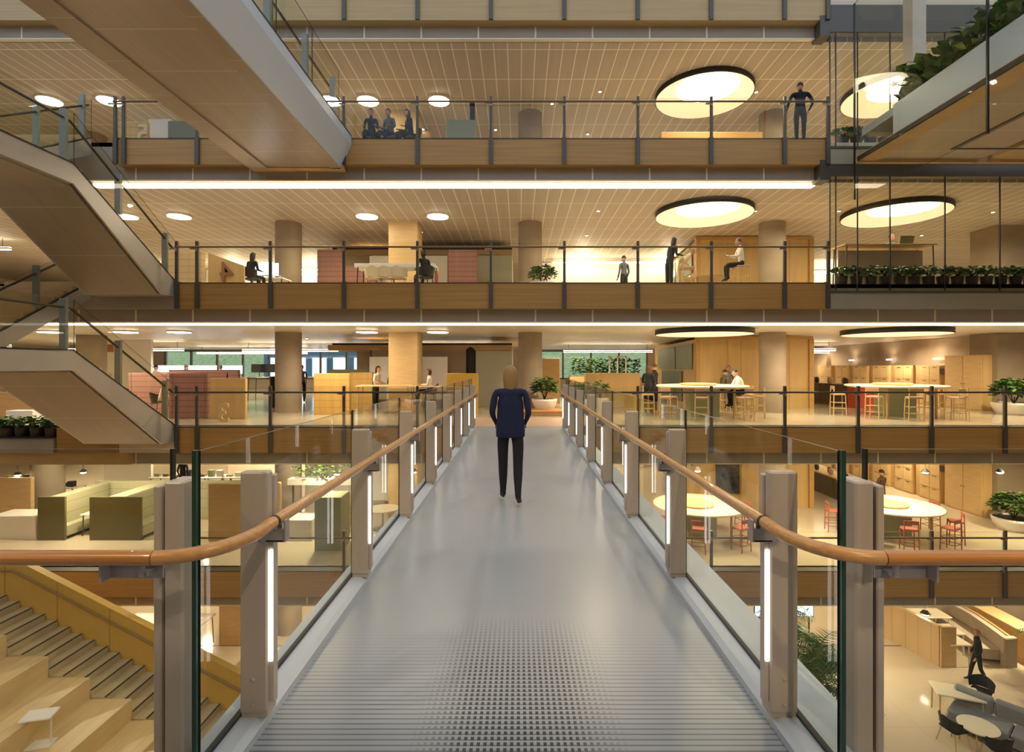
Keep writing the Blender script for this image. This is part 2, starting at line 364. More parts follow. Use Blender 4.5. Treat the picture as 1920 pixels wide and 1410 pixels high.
# --- glass balustrades of the far side
def balustrade(lv, x0, x1, tag_, rail=True, skip=()):
    f = FL[lv]; r = TH('balcony_railing', tag_, 'railing', (0, D0, f)); PH = X(371, D0); S = 2.047
    ks = [k for k in range(-6, 16) if x0-.01 <= PH+S*k <= x1+.01]; xs = [PH+S*k for k in ks]
    ends = [x0] + xs + [x1]; ends = [e for i, e in enumerate(ends) if i == 0 or e-ends[i-1] > .12]
    for x in ends:
        a = MB(); a.box(x-.055, x+.055, -.07, -.01, -.74, .0)
        a.box(x-.035, x+.035, -.07, -.01, 0, 1.14); a.box(x-.055, x+.055, -.005, .045, .0, .02)
        p = P('post', a, 'steel', r)
        if rail:
            c = MB(); c.box(x-.17, x+.02, -.10, -.07, .90, .945); c.cyl(x, -.085, .86, .9, .02, n=8); P('rail_bracket', c, 'brack', p)
    for a_, b_ in zip(ends, ends[1:]):
        g = MB(); g.pane(a_+.06, b_-.06, -.03, -.018, .0, 1.10); P('glass_panel', g, ['glass', 'edge'], r)
    if rail: P('handrail', MB().tube([(x0, -.13, .965), (x1, -.13, .965)], .026, 8), 'raild' if lv != 2 else 'dark', r)
    return r
balustrade(5, -20, XW, 'railing bases along the topmost wood-faced balcony edge', rail=False)
balustrade(4, X(218, D0), XW, 'glass balcony railing two levels above the bridge')
balustrade(3, XS, XW, 'glass balcony railing one level above the bridge, brown handrail')
balustrade(2, XS, -1.45, 'glass balcony railing left of the bridge end, dark handrail')
balustrade(2, 1.45, 20, 'glass balcony railing right of the bridge end, dark handrail')
balustrade(1, -9, 20, 'glass balcony railing one level below the bridge')
# --- linear ceiling lights
def strip(lv, x0, x1, lab, h=.03, es='ledw'):
    a = MB(); a.box(x0, x1, 15.40, 15.62, FL[lv]-1.13-h, FL[lv]-1.10); T1('linear_ceiling_light', a, es, lab, 'light')
strip(4, X(175, 15.4), X(1528, 15.4), 'long white light strip under the balcony two levels above the bridge')
strip(3, -17, 17, 'long light strip under the balcony one level above the bridge', .015, 'ledw2')
# --- oculus ceiling lamps
def oculus(lv, x, y, lab):
    z = FL[lv+1]-1.10; r = TH('round_ceiling_light', lab, 'light', (x, y, z), group=None)
    a = MB(); a.lathe(0, 0, [(1.60, 0), (1.60, -.17), (1.575, -.17), (1.575, 0)], 56, cap=False); P('rim', a, 'black', r, 'black outer rim')
    b = MB(); v = []
    for R_, z_, oy in ((1.575, -.17, 0), (1.55, -.175, 0), (1.0, -.03, -.36), (.96, -.03, -.36)):
        for i in range(56): v.append((R_*math.cos(2*PI*i/56), oy+R_*math.sin(2*PI*i/56), z_))
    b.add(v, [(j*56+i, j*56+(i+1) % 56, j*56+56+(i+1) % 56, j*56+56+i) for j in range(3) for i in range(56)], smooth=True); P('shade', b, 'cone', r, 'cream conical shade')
    c = MB(); c.cyl(0, -.36, -.036, -.02, 1.0, n=48); P('diffuser', c, 'ocd', r, 'glowing white diffuser')
    return r
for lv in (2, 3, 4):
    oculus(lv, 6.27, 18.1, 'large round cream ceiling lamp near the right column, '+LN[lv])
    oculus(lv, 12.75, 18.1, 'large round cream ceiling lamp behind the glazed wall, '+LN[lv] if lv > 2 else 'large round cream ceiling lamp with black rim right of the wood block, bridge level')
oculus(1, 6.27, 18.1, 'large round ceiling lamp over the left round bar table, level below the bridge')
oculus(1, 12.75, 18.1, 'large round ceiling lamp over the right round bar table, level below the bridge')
# --- small disc lights
dl = None; names = ['far left', 'left', 'second', 'third', 'fourth', 'fifth']
def disc(lv, x, y, lab):
    global dl
    z = FL[lv+1]-1.10
    if dl is None:
        dl = TH('disc_ceiling_light', lab, 'light', (x, y, z)); a = MB(); a.lathe(0, 0, [(.40, 0), (.40, -.05), (.36, -.06)], 32, cap=False); P('rim', a, 'white', dl)
        b = MB(); b.cyl(0, 0, -.075, -.06, .36, n=32); P('diffuser', b, 'disc', dl); return dl
    return dup(dl, (x, y, z), label=lab)
for lv in (1, 2, 3, 4):
    for i, px in enumerate((93, 205, 336, 550, 690, 823)):
        if (lv == 4 and i in (2, 3)) : px = {2: 345, 3: 620}[i]
        if lv in (2, 3): px = (95, 236, 336, 560, 688, 821)[i]
        if lv in (2, 3) and i == 3: continue
        if i == 2 and lv == 4: continue
        disc(lv, X(px, 18.6), 18.6, '%s small round ceiling light counting from the left, %s' % (ORD[i], LN[lv]))
# --- tiny downlights and detectors
sp = TH('downlight', 'tiny white downlight at the top right of the planked ceiling', 'downlight', (0, 0, 0))
a = MB(); a.cyl(0, 0, -.04, 0, .06, n=12); P('rim', a, 'white', sp); a = MB(); a.cyl(0, 0, -.045, -.04, .045, n=12); P('lens', a, 'disc', sp)
pts = [(4, 1125, 170), (4, 1035, 193), (4, 793, 241), (4, 929, 242), (4, 1102, 250), (4, 1418, 171), (4, 1597, 209), (3, 1122, 394), (3, 1416, 394), (3, 1100, 440), (3, 790, 434), (3, 1573, 394), (3, 1728, 440), (3, 1862, 396), (2, 575, 633)]
for i, (lv, px, py) in enumerate(pts):
    z = FL[lv+1]-1.10; d = (z-EYE)*F/(686-py); lab = 'tiny ceiling downlight, %s counting from the left on the %s' % (ORD[sum(1 for q in pts[:i+1] if q[0] == lv and True)-1], LN[lv])
    if i == 0: sp.location = (X(px, d), d, z); sp['label'] = lab
    else: dup(sp, (X(px, d), d, z), label=lab)
# --- suspended linear lights in the far offices
pl = None
for lv in (1, 2, 3):
    for j, (x, y, L_) in enumerate([(-20, 27, 6), (-12, 28, 5), (-17, 34, 7), (5, 30, 5), (14, 27, 4), (20, 32, 5), (-23, 22, 4), (-3.5, 29, 4)]):
        lab = 'suspended linear office light with white diffuser, %s of eight on the %s' % (ORD[j], LN[lv])
        r = TH('pendant_linear_light', lab, 'light', (x, y, FL[lv+1]-1.55), group='suspended linear lights in the offices')
        a = MB(); a.box(-L_/2, L_/2, -.09, .09, 0, .07); P('housing', a, 'white', r)
        a = MB(); a.box(-L_/2, L_/2, -.08, .08, -.02, 0); a.box(-L_/2, L_/2, -.07, .07, .07, .09); P('diffuser', a, 'ledw', r)
        a = MB(); a.tube([(-L_/2+.3, 0, .07), (-L_/2+.3, 0, .45)], .01, 4); a.tube([(L_/2-.3, 0, .07), (L_/2-.3, 0, .45)], .01, 4); P('cable', a, 'dark', r)
# --- columns
def column(lv, x, y, r, lab, sq=False, m='conc'):
    f, c = FL[lv], FL[lv+1]-1.10; a = MB()
    if sq: a.box(-r, r, -r, r, 0, c-f)
    else: a.cyl(0, 0, 0, c-f, r, n=40)
    return T1('column', a, m, lab, 'column', (x, y, f))
for lv in range(5):
    column(lv, X(541, 19.7), 19.7, .46, 'round concrete column left of centre, '+LN[lv])
    column(lv, X(994, 19.7), 19.7, .44, 'round concrete column just right of the walking person line, '+LN[lv])
    column(lv, X(1448, 19.7), 19.7, .46, 'round concrete column in front of the wood block, '+LN[lv])
    column(lv, X(761, 19.9), 19.9, .52, 'square cream-clad column between the whiteboards, '+LN[lv], True, 'ply')
    column(lv, X(90, 19.7) if lv < 2 else X(172, 21.5), 19.7 if lv < 2 else 21.5, .50, 'round concrete column at the left of the offices, '+LN[lv])
    a = MB(); a.box(0, 1.7, 0, 1.2, 0, 2.92); T1('concrete_pier', a, 'conc', 'broad concrete pier at the right edge beside the planter, '+LN[lv], 'pier', (X(1870, 19.9), 19.9, FL[lv]))
# ================================================================ glazed corner, right
def bay(lv, lab):
    f = FL[lv]; x0 = X(1556, D0); r = TH('glazed_wall', lab, 'glass wall', (0, D0, f))
    P('metal_sill', MB().box(x0-.12, 20, -.03, .3, -.73, -.30), 'greyl', r)
    P('sill_cap', MB().box(x0-.12, 20, -.06, .3, -.30, -.24), 'steel', r)
    P('header', MB().box(x0, 20, -.02, .2, 2.96, 3.32), 'steel', r)
    P('corner_cladding', MB().box(x0-.28, x0, -.02, .42, 2.86, 3.42), 'steel', r)
    js = [x0, X(1567, D0), X(1608, D0), X(1669, D0), X(1772, D0), X(1875, D0), 17]
    for a_, b_ in zip(js, js[1:]):
        g = MB(); g.pane(a_+.008, b_-.008, 0, .014, -.24, 2.96); P('glass_panel', g, ['glass', 'edged'], r)
    for x in js: P('joint', MB().box(x-.012, x+.012, -.01, .02, -.24, 2.96), 'black', r)
bay(3, 'full-height glazed wall above the right metal sill, one level above the bridge')
bay(4, 'full-height glazed wall right of the standing man, two levels above the bridge')
q = MB(); q.box(X(1548, D0), 20, D0, 15.19, FL[5]-.73, FL[5]-.3); ST('wall_upper', MB().box(XL, XR, 15.3, 15.4, FL[5], 14), 'cream'); ST('trim_top_corner', q, 'steel')
# ledge, left, at bridge level
lg = TH('planter_ledge', 'grey metal ledge under the potted plants at the far left, bridge level', 'ledge', (0, D0, 0))
P('metal_sill', MB().box(-20, X(103, D0), -.05, .3, -.73, -.32), 'greyl', lg); P('sill_cap', MB().box(-20, X(103, D0), -.09, .3, -.32, -.28), 'black', lg)
# --- left end of slab, plain metal
for lv, a_, b_ in ((3, 150, 333), (2, 222, 333)):
    ST('trim_metal_fascia_%d' % lv, MB().box(X(a_, D0), X(b_, D0)-.06, D0, 15.19, FL[lv]-.73, FL[lv]-.28 if lv == 3 else FL[lv]-.3), 'greyl' if lv == 3 else 'cream')
# ================================================================ stairs at the left
def stairs(f, lab, up=True):
    xo, xi = -9.6, -11.7; H = 2.02; yl = 11.5; yn = 9.2; top = f+4.03
    r = TH('staircase', lab, 'stairs', (0, 0, 0))
    t = .42
    # flight A: from the floor edge toward the viewer up to the landing
    prof = [(D0, f+.02), (yl, f+H), (yl, f+H-t), (D0-.55, f-.40), (D0, f-.40)]
    for q in (xo-.05, xi): P('stringer', MB().prism(prof, q, q+.05, 'x'), 'stair', r)
    a = MB(); a.prism([(D0, f-.40), (D0-.55, f-.40), (yl, f+H-t), (yl, f+H-t+.06), (D0-.4, f-.33), (D0, f-.33)], xi+.05, xo-.12, 'x'); P('soffit', a, 'soffit', r)
    a = MB(); n = 12
    for i in range(n):
        y1 = D0-(D0-yl)*i/n; y0 = D0-(D0-yl)*(i+1)/n; z = f+H*(i+1)/n; a.box(xi+.05, xo-.05, y0, y1, z-.2, z-.02)
    P('treads', a, 'plyd', r)
    P('edge_line', MB().prism([(D0, f+.02), (yl, f+H), (yl, f+H+.035), (D0, f+.055)], xo-.05, xo+.005, 'x'), 'black', r)
    # landing
    a = MB(); a.box(-14.2, xo, yn, yl, f+H-.42, f+H); P('landing', a, ['stair'], r)
    P('landing_soffit', MB().box(-14.1, xo-.14, yn, yl+.02, f+H-.46, f+H-.42), 'soffit', r)
    P('edge_line', MB().box(xo-.05, xo+.005, yn, yl, f+H, f+H+.035), 'black', r)
    # flight B: from the landing away up to the next floor
    xb0, xb1 = -14.1, -11.95
    prof = [(yl, f+H), (D0, top), (D0, top-.45), (yl, f+H-t)]
    a = MB(); a.prism(prof, xb1-.05, xb1, 'x'); P('stringer', a, 'stair', r)
    P('soffit', MB().prism([(yl, f+H-t), (D0, top-.45), (D0, top-.40), (yl, f+H-t+.06)], xb0, xb1-.05, 'x'), 'soffit', r)
    a = MB()
    for i in range(n):
        y0 = yl+(D0-yl)*i/n; y1 = yl+(D0-yl)*(i+1)/n; z = f+H+(top-f-H)*(i+1)/n; a.box(xb0, xb1-.05, y0, y1, z-.2, z-.02)
    P('treads', a, 'plyd', r)
    P('edge_line', MB().prism([(yl, f+H), (D0, top), (D0, top+.035), (yl, f+H+.035)], xb1-.05, xb1+.005, 'x'), 'black', r)
    # glass, posts, handrails
    def run(x, pts, ps, name='handrail', rx=None):
        for (ya, za), (yb, zb) in zip(pts, pts[1:]):
            g = MB(); g.add([(x, ya, za), (x+.014, ya, za), (x+.014, yb, zb), (x, yb, zb), (x, ya, za+1.1), (x+.014, ya, za+1.1), (x+.014, yb, zb+1.1), (x, yb, zb+1.1)],
                            [(3, 2, 1, 0), (4, 5, 6, 7), (0, 1, 5, 4), (2, 3, 7, 6), (1, 2, 6, 5), (3, 0, 4, 7)], [1, 1, 1, 1, 0, 0]); P('glass_panel', g, ['glass', 'edged'], r)
        h = rx if rx is not None else x-.08
        P(name, MB().tube([(h, y, z+.93) for y, z in pts], .028, 8), 'dark', r)
        for y, z in ps: P('post', MB().box(x-.16, x-.02, y-.035, y+.035, z-.1, z+1.12), 'bluesteel', r)
    sl = lambda y: f+H*(D0-y)/(D0-yl)
    run(xo+.0, [(D0, f+.03), (yl, f+H), (yn, f+H)], [(14.6, sl(14.6)), (12.9, sl(12.9)), (11.35, f+H), (9.7, f+H)])
    sb = lambda y: f+H+(top-f-H)*(y-yl)/(D0-yl)
    run(xb1, [(yl, f+H), (D0, top)], [(11.7, sb(11.7)), (13.3, sb(13.3)), (14.7, top)])
stairs(FL[3], 'switchback glass-sided stair at the left, rising from one level above the bridge')
stairs(FL[2], 'switchback glass-sided stair at the left, rising from the bridge level')
# ================================================================ bridges
def bridge_above(x0, x1, y0, y1, lab, side):
    f = FL[4]; r = TH('upper_footbridge', lab, 'footbridge', (0, 0, 0)); zb = 7.23
    P('soffit', MB().box(x0+.5, x1-.25, y0, y1, zb, zb+.06), 'bsoffit', r)
    P('deck', MB().box(x0+.1, x1-.1, y0, y1, f-.2, f), 'bridge', r)
    return r
# upper left bridge
r = bridge_above(-7.55, -4.72, .6, D0, 'footbridge overhead at the left, seen from below with pale side fascia', 1)
pf = [(-4.97, 7.23), (-4.68, 7.86), (-4.68, 8.10), (-4.80, 8.10), (-5.08, 7.29), (-5.2, 7.23)]
P('side_fascia', MB().prism(pf, .6, D0, 'y'), 'curb', r, 'pale metal side fascia'); P('edge_line', MB().box(-4.70, -4.675, .6, D0, 8.10, 8.14), 'black', r)
pf = [(-7.3, 7.23), (-7.6, 7.86), (-7.6, 8.10), (-7.48, 8.10), (-7.2, 7.29), (-7.1, 7.23)]
P('side_fascia', MB().prism(pf[::-1], .6, D0, 'y'), 'stair', r); P('end_beam', MB().box(-7.5, -4.9, D0-.06, D0+.28, 7.2, 7.3), 'plyd', r)
P('edge_beam', MB().box(-5.25, -4.97, .6, D0, 7.20, 7.24), 'soffit', r); P('edge_beam', MB().box(-7.5, -7.0, .6, D0, 7.19, 7.25), 'soffit', r)
k = 0
for y in (13.9, 12.1, 10.3, 8.5, 6.7, 4.9):
    P('post', MB().box(-4.92, -4.79, y-.05, y+.05, 8.06, 9.22), 'bluesteel', r)
    g = MB(); g.pane(-4.715, -4.70, y-1.75, y+.03, 8.1, 9.4); P('glass_panel', g, ['glass', 'edged'], r)
P('handrail', MB().tube([(-4.98, 1, 9.05), (-4.98, D0-.1, 9.05)], .028, 8), 'dark', r)
# upper right bridge with planter
r = bridge_above(9.1, 12.6, .6, 14.3, 'footbridge overhead at the right with grey planter trough on its edge', -1)
P('soffit_edge', MB().prism([(9.1, 7.20), (9.1, 7.34), (9.6, 7.40), (9.6, 7.20)], .6, 14.3, 'y'), 'plyd', r)
P('edge_line', MB().box(9.06, 9.12, .6, 14.3, 7.20, 7.30), 'black', r)
P('planter_trough', MB().box(9.12, 9.7, .6, 13.0, 7.31, 8.06), 'curb', r, 'pale grey trough')
P('end_fascia', MB().box(9.1, 20, 14.3, 14.42, 7.16, 7.40), 'plyd', r)
P('wing_soffit', MB().prism([(12.6, 14.3), (20, 14.3), (20, 6), (12.6, 9)], 7.23, 7.4, 'z'), 'plyd', r)
P('wing_line', MB().prism([(11.0, 13.6), (16.5, 13.6), (16.5, 13.55), (11.1, 13.55), (11.1, 6), (11.0, 6)], 7.215, 7.23, 'z'), 'dark', r)
r = TH('glass_smoke_screen', 'tall hanging glass screen along the overhead right footbridge', 'glass screen', (9.0, 0, 0))
for ya, yb in ((10.26, 14.3), (6.2, 10.24), (2.2, 6.18)):
    g = MB(); g.pane(-.02, 0, ya, yb, 6.15, 11.4); P('glass_panel', g, ['glass', 'black'], r)
    P('glass_edge', MB().box(-.03, .012, yb-.025, yb+.005, 6.15, 11.4), 'edged', r)
g = MB(); g.box(-.17, .17, -.17, .17, 0, 3.1); T1('steel_column', g, 'post', 'taupe steel column rising behind the leafy trough, top right', 'column', (X(1720, 13.5), 13.6, 8.06))
# --- our footbridge
W = 1.19
r = TH('footbridge', 'long straight footbridge with glossy blue-grey floor leading away from the viewer', 'footbridge', (0, 0, 0))
P('deck', MB().box(-W-.01, W+.01, 2.29, D0, -.12, 0), 'bridge', r)
P('underside', MB().box(-1.2, 1.3, 2.29, D0, -.75, -.13), 'greyl', r)
for s in (-1, 1):
    P('curb', MB().prism([(s*W, -.1), (s*W, .035), (s*(W+.03), .06), (s*1.36, .06), (s*1.36, -.1)][::s], 1.9, D0, 'y'), 'curb', r, 'pale blue curb')
    P('edge_line', MB().box(s*1.300, s*1.327, 1.9, D0, .061, .072), 'black', r)
P('edge_beam', MB().box(1.36, 1.57, 1.0, D0, -.75, .05), 'curb', r, 'pale outer edge beam')
P('edge_beam', MB().box(-1.36, -1.40, 1.0, D0, -.75, .05), 'curb', r)
def bridge_rail(s, lab):
    r = TH('bridge_railing', lab, 'railing', (0, 0, 0)); L = 1.125
    def post(x, y, z0, side=False):
        a = MB()
        if not side:
            a.rbox(x-.064, x+.064, y-.03, y+.03, z0+.03, 1.206, .008); a.rbox(x-.064, x+.064, y+.045, y+.085, z0+.03, 1.18, .006); a.box(x-.06, x+.06, y-.02, y+.07, z0, z0+.04)
            for z in (.12, .24): a.cyl(x, y-.032, z, z+.008, .008, n=8)
        else:
            a.rbox(*sorted((x-s*.055, x+s*.025)), y-.064, y+.064, z0, 1.206, .008); a.rbox(*sorted((x+s*.037, x+s*.07)), y-.064, y+.064, z0, 1.19, .006)
        p = P('post', a, 'post', r); return p
    ys = [2.51+1.653*i for i in range(8)]
    for i, y in enumerate(ys):
        x = s*1.235; p = post(x, y, .06)
        xi = s*(1.235-.064)
        P('light_fin', MB().box(xi-s*.001, xi-s*.022, y-.012, y+.03, .13, .90), 'post', p)
        P('light_strip', MB().box(xi-s*.004, xi-s*.018, y-.020, y-.013, .32, .84), 'led', p, 'glowing white vertical strip')
        b = MB(); b.box(xi+s*.03, s*(L-.035), y-.045, y-.037, .885, .945); b.box(s*(L-.045), s*(L-.037), y-.045, y+.0, .885, .985); b.box(xi, s*(L-.037), y-.045, y+.0, .887, .893); b.cyl(s*L, y, .93, .975, .012, n=8)
        P('rail_bracket', b, 'brack', p)
        c = MB(); c.box(x-.02, x+s*.10, y+.10, y+.14, .99, 1.03); c.box(s*1.305, s*1.33, y+.07, y+.17, .97, 1.05); P('glass_clamp', c, 'steel', p)
    gy = [2.18, 4.20]+[4.20+1.653*i for i in range(1, 7)]+[D0-.03]
    for a_, b_ in zip(gy, gy[1:]):
        g = MB(); g.pane(s*1.306, s*1.321, a_+.008, b_-.004, .06, 1.352); P('glass_panel', g, ['glass', 'edged'], r)
    # return railing beside the viewer
    for x in (s*1.485, s*3.15, s*4.8):
        p = post(x, 2.33, -.9, True)
        b = MB(); b.box(x-.02, x+.02, 2.10, 2.27, .87, .885); b.box(x-s*.05, x+s*.17, 2.15, 2.158, .845, .93); b.box(x+s*.16, x+s*.17, 2.10, 2.16, .845, .95); b.cyl(x, 2.10, .87, .93, .012, n=8); P('rail_bracket', b, 'brack', p)
    for a_, b_ in ((1.585, 3.12), (3.14, 4.8)):
        g = MB(); g.pane(s*a_, s*b_, 2.43, 2.445, -.9, 1.32); P('glass_panel', g, ['glass', 'edged'], r)
    P('edge_trim', MB().box(s*1.312, s*1.330, 2.168, 2.19, -.9, 1.355), 'edge', r, 'dark green glass edge')
    P('edge_trim', MB().box(s*1.575, s*1.587, 2.425, 2.45, -.9, 1.322), 'edged', r)
    zr = .985; yr = 2.085
    P('handrail', MB().tube([(s*L, 2.46, zr), (s*L, D0-.35, zr)], .028, 14), 'rail', r, 'straight oak handrail')
    arc = []; R_ = .30
    cx, cy = s*(L+R_), yr+R_
    for i in range(15): t = PI/2*i/14; arc.append((cx-s*R_*math.cos(t), cy-R_*math.sin(t), zr-.035*math.sin(t)))
    P('handrail_bend', MB().tube([(s*L, 2.445, zr)]+arc, .0285, 14), 'rail', r, 'curved oak handrail bend')
    P('handrail_return', MB().tube([(cx+s*.002, yr, zr-.035), (s*5.5, yr, zr-.035)], .031, 14, rz=.92), 'railx', r, 'oak handrail running sideways')
    P('rail_joint', MB().tube([(s*L, 2.438, zr), (s*L, 2.458, zr)], .0295, 14), 'black', r)
bridge_rail(-1, 'oak and glass railing with taupe posts on the left of the footbridge')
bridge_rail(1, 'oak and glass railing with taupe posts on the right of the footbridge')
# ================================================================ rooms and furniture
def plant_mesh(w, h, n, leaf, seed, mode='bush', dz=0, wy=None):
    rnd = random.Random(seed); a = MB(); wy = wy or w
    for i in range(n):
        if mode == 'bush':
            t = rnd.random()*2*PI; ph = math.acos(rnd.uniform(-.35, 1)); rr = rnd.uniform(.55, 1)
            c = Vector((w*rr*math.sin(ph)*math.cos(t), wy*rr*math.sin(ph)*math.sin(t), h*.45+h*.5*rr*math.cos(ph)))
            d = Vector((math.cos(t), math.sin(t), rnd.uniform(-.3, .9))).normalized()
        else:
            t = rnd.random()*2*PI; c = Vector((rnd.uniform(-w, w), rnd.uniform(-wy, wy), rnd.uniform(.15, 1)*h)); d = Vector((math.cos(t), math.sin(t), rnd.uniform(.1, 1.4))).normalized()
        s = leaf*rnd.uniform(.6, 1.2); side = d.cross(Vector((rnd.uniform(-.4, .4), rnd.uniform(-.4, .4), 1))).normalized()*s*.34; dr = Vector((0, 0, -.25*s))
        p = [c, c+d*s*.4+side, c+d*s+dr, c+d*s*.4-side]; p = [(q.x, q.y, q.z+dz) for q in p]
        m = 1 if rnd.random() < .28 else 0
        a.add(p, [(0, 1, 2), (0, 2, 3)], m)
    for i in range(9):
        t = i*.7; a.tube([(0, 0, dz-.02), (w*.25*math.cos(t), wy*.25*math.sin(t), dz+h*.3), (w*.55*math.cos(t), wy*.55*math.sin(t), dz+h*.65)], [.014, .01, .005], 4, 2)
    return a
LM = ['leaf', 'leafl', 'soil']
def bowl_planter(x, y, z, r, h, ph, lab, seed, n=420, leaf=.16):
    t = TH('potted_plant', lab, 'plant', (x, y, z)); a = MB()
    a.lathe(0, 0, [(r*.72, 0), (r*.86, h*.3), (r, h*.8), (r*1.0, h), (r*.93, h), (r*.9, h*.85)], 40, cap=True); P('planter', a, 'pot', t)
    a = MB(); a.cyl(0, 0, h*.8, h*.88, r*.9, n=28); P('soil', a, 'soil', t)
    P('foliage', plant_mesh(r*.95, ph, n, leaf, seed, dz=h*.9), LM, t)
    return t
def palm(x, y, z, h, lab, seed, n=16, L=1.1):
    rnd = random.Random(seed); t = TH('potted_palm', lab, 'plant', (x, y, z))
    a = MB(); a.lathe(0, 0, [(.25, 0), (.34, .45), (.36, .5), (.31, .5), (.29, .42)], 24); P('planter', a, 'pot', t)
    a = MB()
    for k in range(5):
        q = k*1.26; a.tube([(0, 0, .4), (.08*math.cos(q), .08*math.sin(q), h*.5), (.18*math.cos(q), .18*math.sin(q), h*.8)], [.035, .025, .02], 6)
    P('stem', a, 'plyd', t)
    for k in range(n):
        f = MB(); th = 2.4*k+rnd.random(); z0 = h*rnd.uniform(.35, .85); el = rnd.uniform(.25, 1.1); l = L*rnd.uniform(.8, 1.15); pts = []
        for i in range(9):
            u = i/8; rr = l*u*math.cos(el*(1-.4*u)); pts.append(Vector((rr*math.cos(th), rr*math.sin(th), z0+l*(u*math.sin(el)-.75*u*u))))
        f.tube(pts, [.010*(1-.08*i) for i in range(9)], 4)
        s0 = Vector((-math.sin(th), math.cos(th), 0))
        for i in range(1, 17):
            u = i/17*8; b = min(int(u), 7); c = pts[b].lerp(pts[b+1], u-b); fw = (pts[b+1]-pts[b]).normalized(); w_ = l*.36*math.sin(PI*(.12+.85*i/17))
            for sg in (-1, 1):
                tip = c+s0*sg*w_+fw*w_*.7+Vector((0, 0, -w_*.35)); f.add([c-fw*.022, c+fw*.022, tip], [(0, 1, 2)], 1 if i % 4 == 0 else 0)
        P('frond', f, ['leaf', 'leafl'], t)
    return t
def slabtable(name, lab, x, y, z, w, d, h, top='ply', legs='steel', rz=0, th=.04, shape='rect', cat='table', group=None):
    t = TH(name, lab, cat, (x, y, z), rz, group); a = MB()
    if shape == 'rect': a.rbox(-w/2, w/2, -d/2, d/2, h-th, h, .012)
    else: a.lathe(0, 0, [(w/2-.02, h-th), (w/2, h-th*.6), (w/2, h), ], 40)
    P('tabletop', a, top, t)
    if shape == 'round1':
        a = MB(); a.cyl(0, 0, 0, .03, w*.28, n=24); a.cyl(0, 0, .03, h-th, .035, n=12); P('pedestal', a, legs, t)
    else:
        ww, dd = (w/2-.06, d/2-.06) if shape == 'rect' else (w*.3, w*.3)
        for sx in (-1, 1):
            for sy in (-1, 1): P('leg', MB().tube([(sx*ww, sy*dd, 0), (sx*ww*.97, sy*dd*.97, h-th)], .02, 6), legs, t)
    return t
_st = {}
def stool(x, y, z, lab, seat='redw', rz=0, back=True, group=None):
    k = (seat, back)
    if k in _st: return dup(_st[k], (x, y, z), rz, lab, group)
    t = TH('bar_stool', lab, 'stool', (x, y, z), rz, group); P('seat', MB().rbox(-.2, .2, -.2, .2, .68, .74, .03), seat, t)
    for sx in (-1, 1):
        for sy in (-1, 1): P('leg', MB().tube([(sx*.2, sy*.2, 0), (sx*.18, sy*.18, 1.0 if (back and sy > 0) else .68)], .016, 6), 'ply' if seat != 'redw' else 'redw', t)
    a = MB()
    for z_ in (.22, .42): a.tube([(-.19, -.19, z_), (.19, -.19, z_), (.19, .19, z_), (-.19, .19, z_), (-.19, -.19, z_)], .011, 5)
    P('stretcher', a, 'ply' if seat != 'redw' else 'redw', t)
    if back: P('backrest', MB().rbox(-.2, .2, .165, .195, .88, 1.0, .01), seat, t)
    _st[k] = t; return t
_ch = {}
def chair(x, y, z, lab, rz=0, fab='black', leg='ply', group=None):
    k = (fab, leg)
    if k in _ch: return dup(_ch[k], (x, y, z), rz, lab, group)
    t = TH('chair', lab, 'chair', (x, y, z), rz, group); a = MB(); a.rbox(-.24, .24, -.23, .23, .42, .47, .05); P('seat', a, fab, t)
    a = MB(); v = []
    for i in range(9):
        q = PI*(.08+.84*i/8); r_ = .27; v += [(r_*math.cos(q), -.02+r_*.95*math.sin(q), .47), (r_*1.12*math.cos(q), .0+r_*1.1*math.sin(q), .80-.10*abs(math.cos(q))), (r_*1.2*math.cos(q), .0+r_*1.2*math.sin(q), .80-.10*abs(math.cos(q))), (r_*1.08*math.cos(q), -.02+r_*1.05*math.sin(q), .47)]
    a.add(v, [(i*4+j, i*4+(j+1) % 4, i*4+4+(j+1) % 4, i*4+4+j) for i in range(8) for j in range(4)]+[(0, 1, 2, 3), (35, 34, 33, 32)], smooth=False); P('backrest', a, fab, t)
    for sx in (-1, 1):
        for sy in (-1, 1): P('leg', MB().tube([(sx*.26, sy*.24, 0), (sx*.17, sy*.17, .43)], .015, 6), leg, t)
    _ch[k] = t; return t
def boxthing(name, lab, cat, x0, x1, y0, y1, z0, z1, m, b=.015, group=None):
    x, y = (x0+x1)/2, (y0+y1)/2; a = MB(); a.rbox(x0-x, x1-x, y0-y, y1-y, 0, z1-z0, b); return T1(name, a, m, lab, cat, (x, y, z0), group=group)
_mo = {}
def monitor(x, y, z, lab, scr='screenw', rz=0, w=.6, h=.36, st=.14, group='monitors on the office desks'):
    k = (scr, w, h, st)
    if k in _mo: return dup(_mo[k], (x, y, z), rz, lab, group)
    t = TH('monitor', lab, 'monitor', (x, y, z), rz, group); P('casing', MB().rbox(-w/2, w/2, -.0, .03, st, st+h, .006), 'black', t)
    P('screen', MB().box(-w/2+.01, w/2-.01, -.004, 0, st+.012, st+h-.01), scr, t)
    a = MB(); a.box(-.12, .12, -.06, .1, 0, .012); a.box(-.02, .02, .03, .045, .01, st+.1); P('stand', a, 'steel', t)
    _mo[k] = t; return t
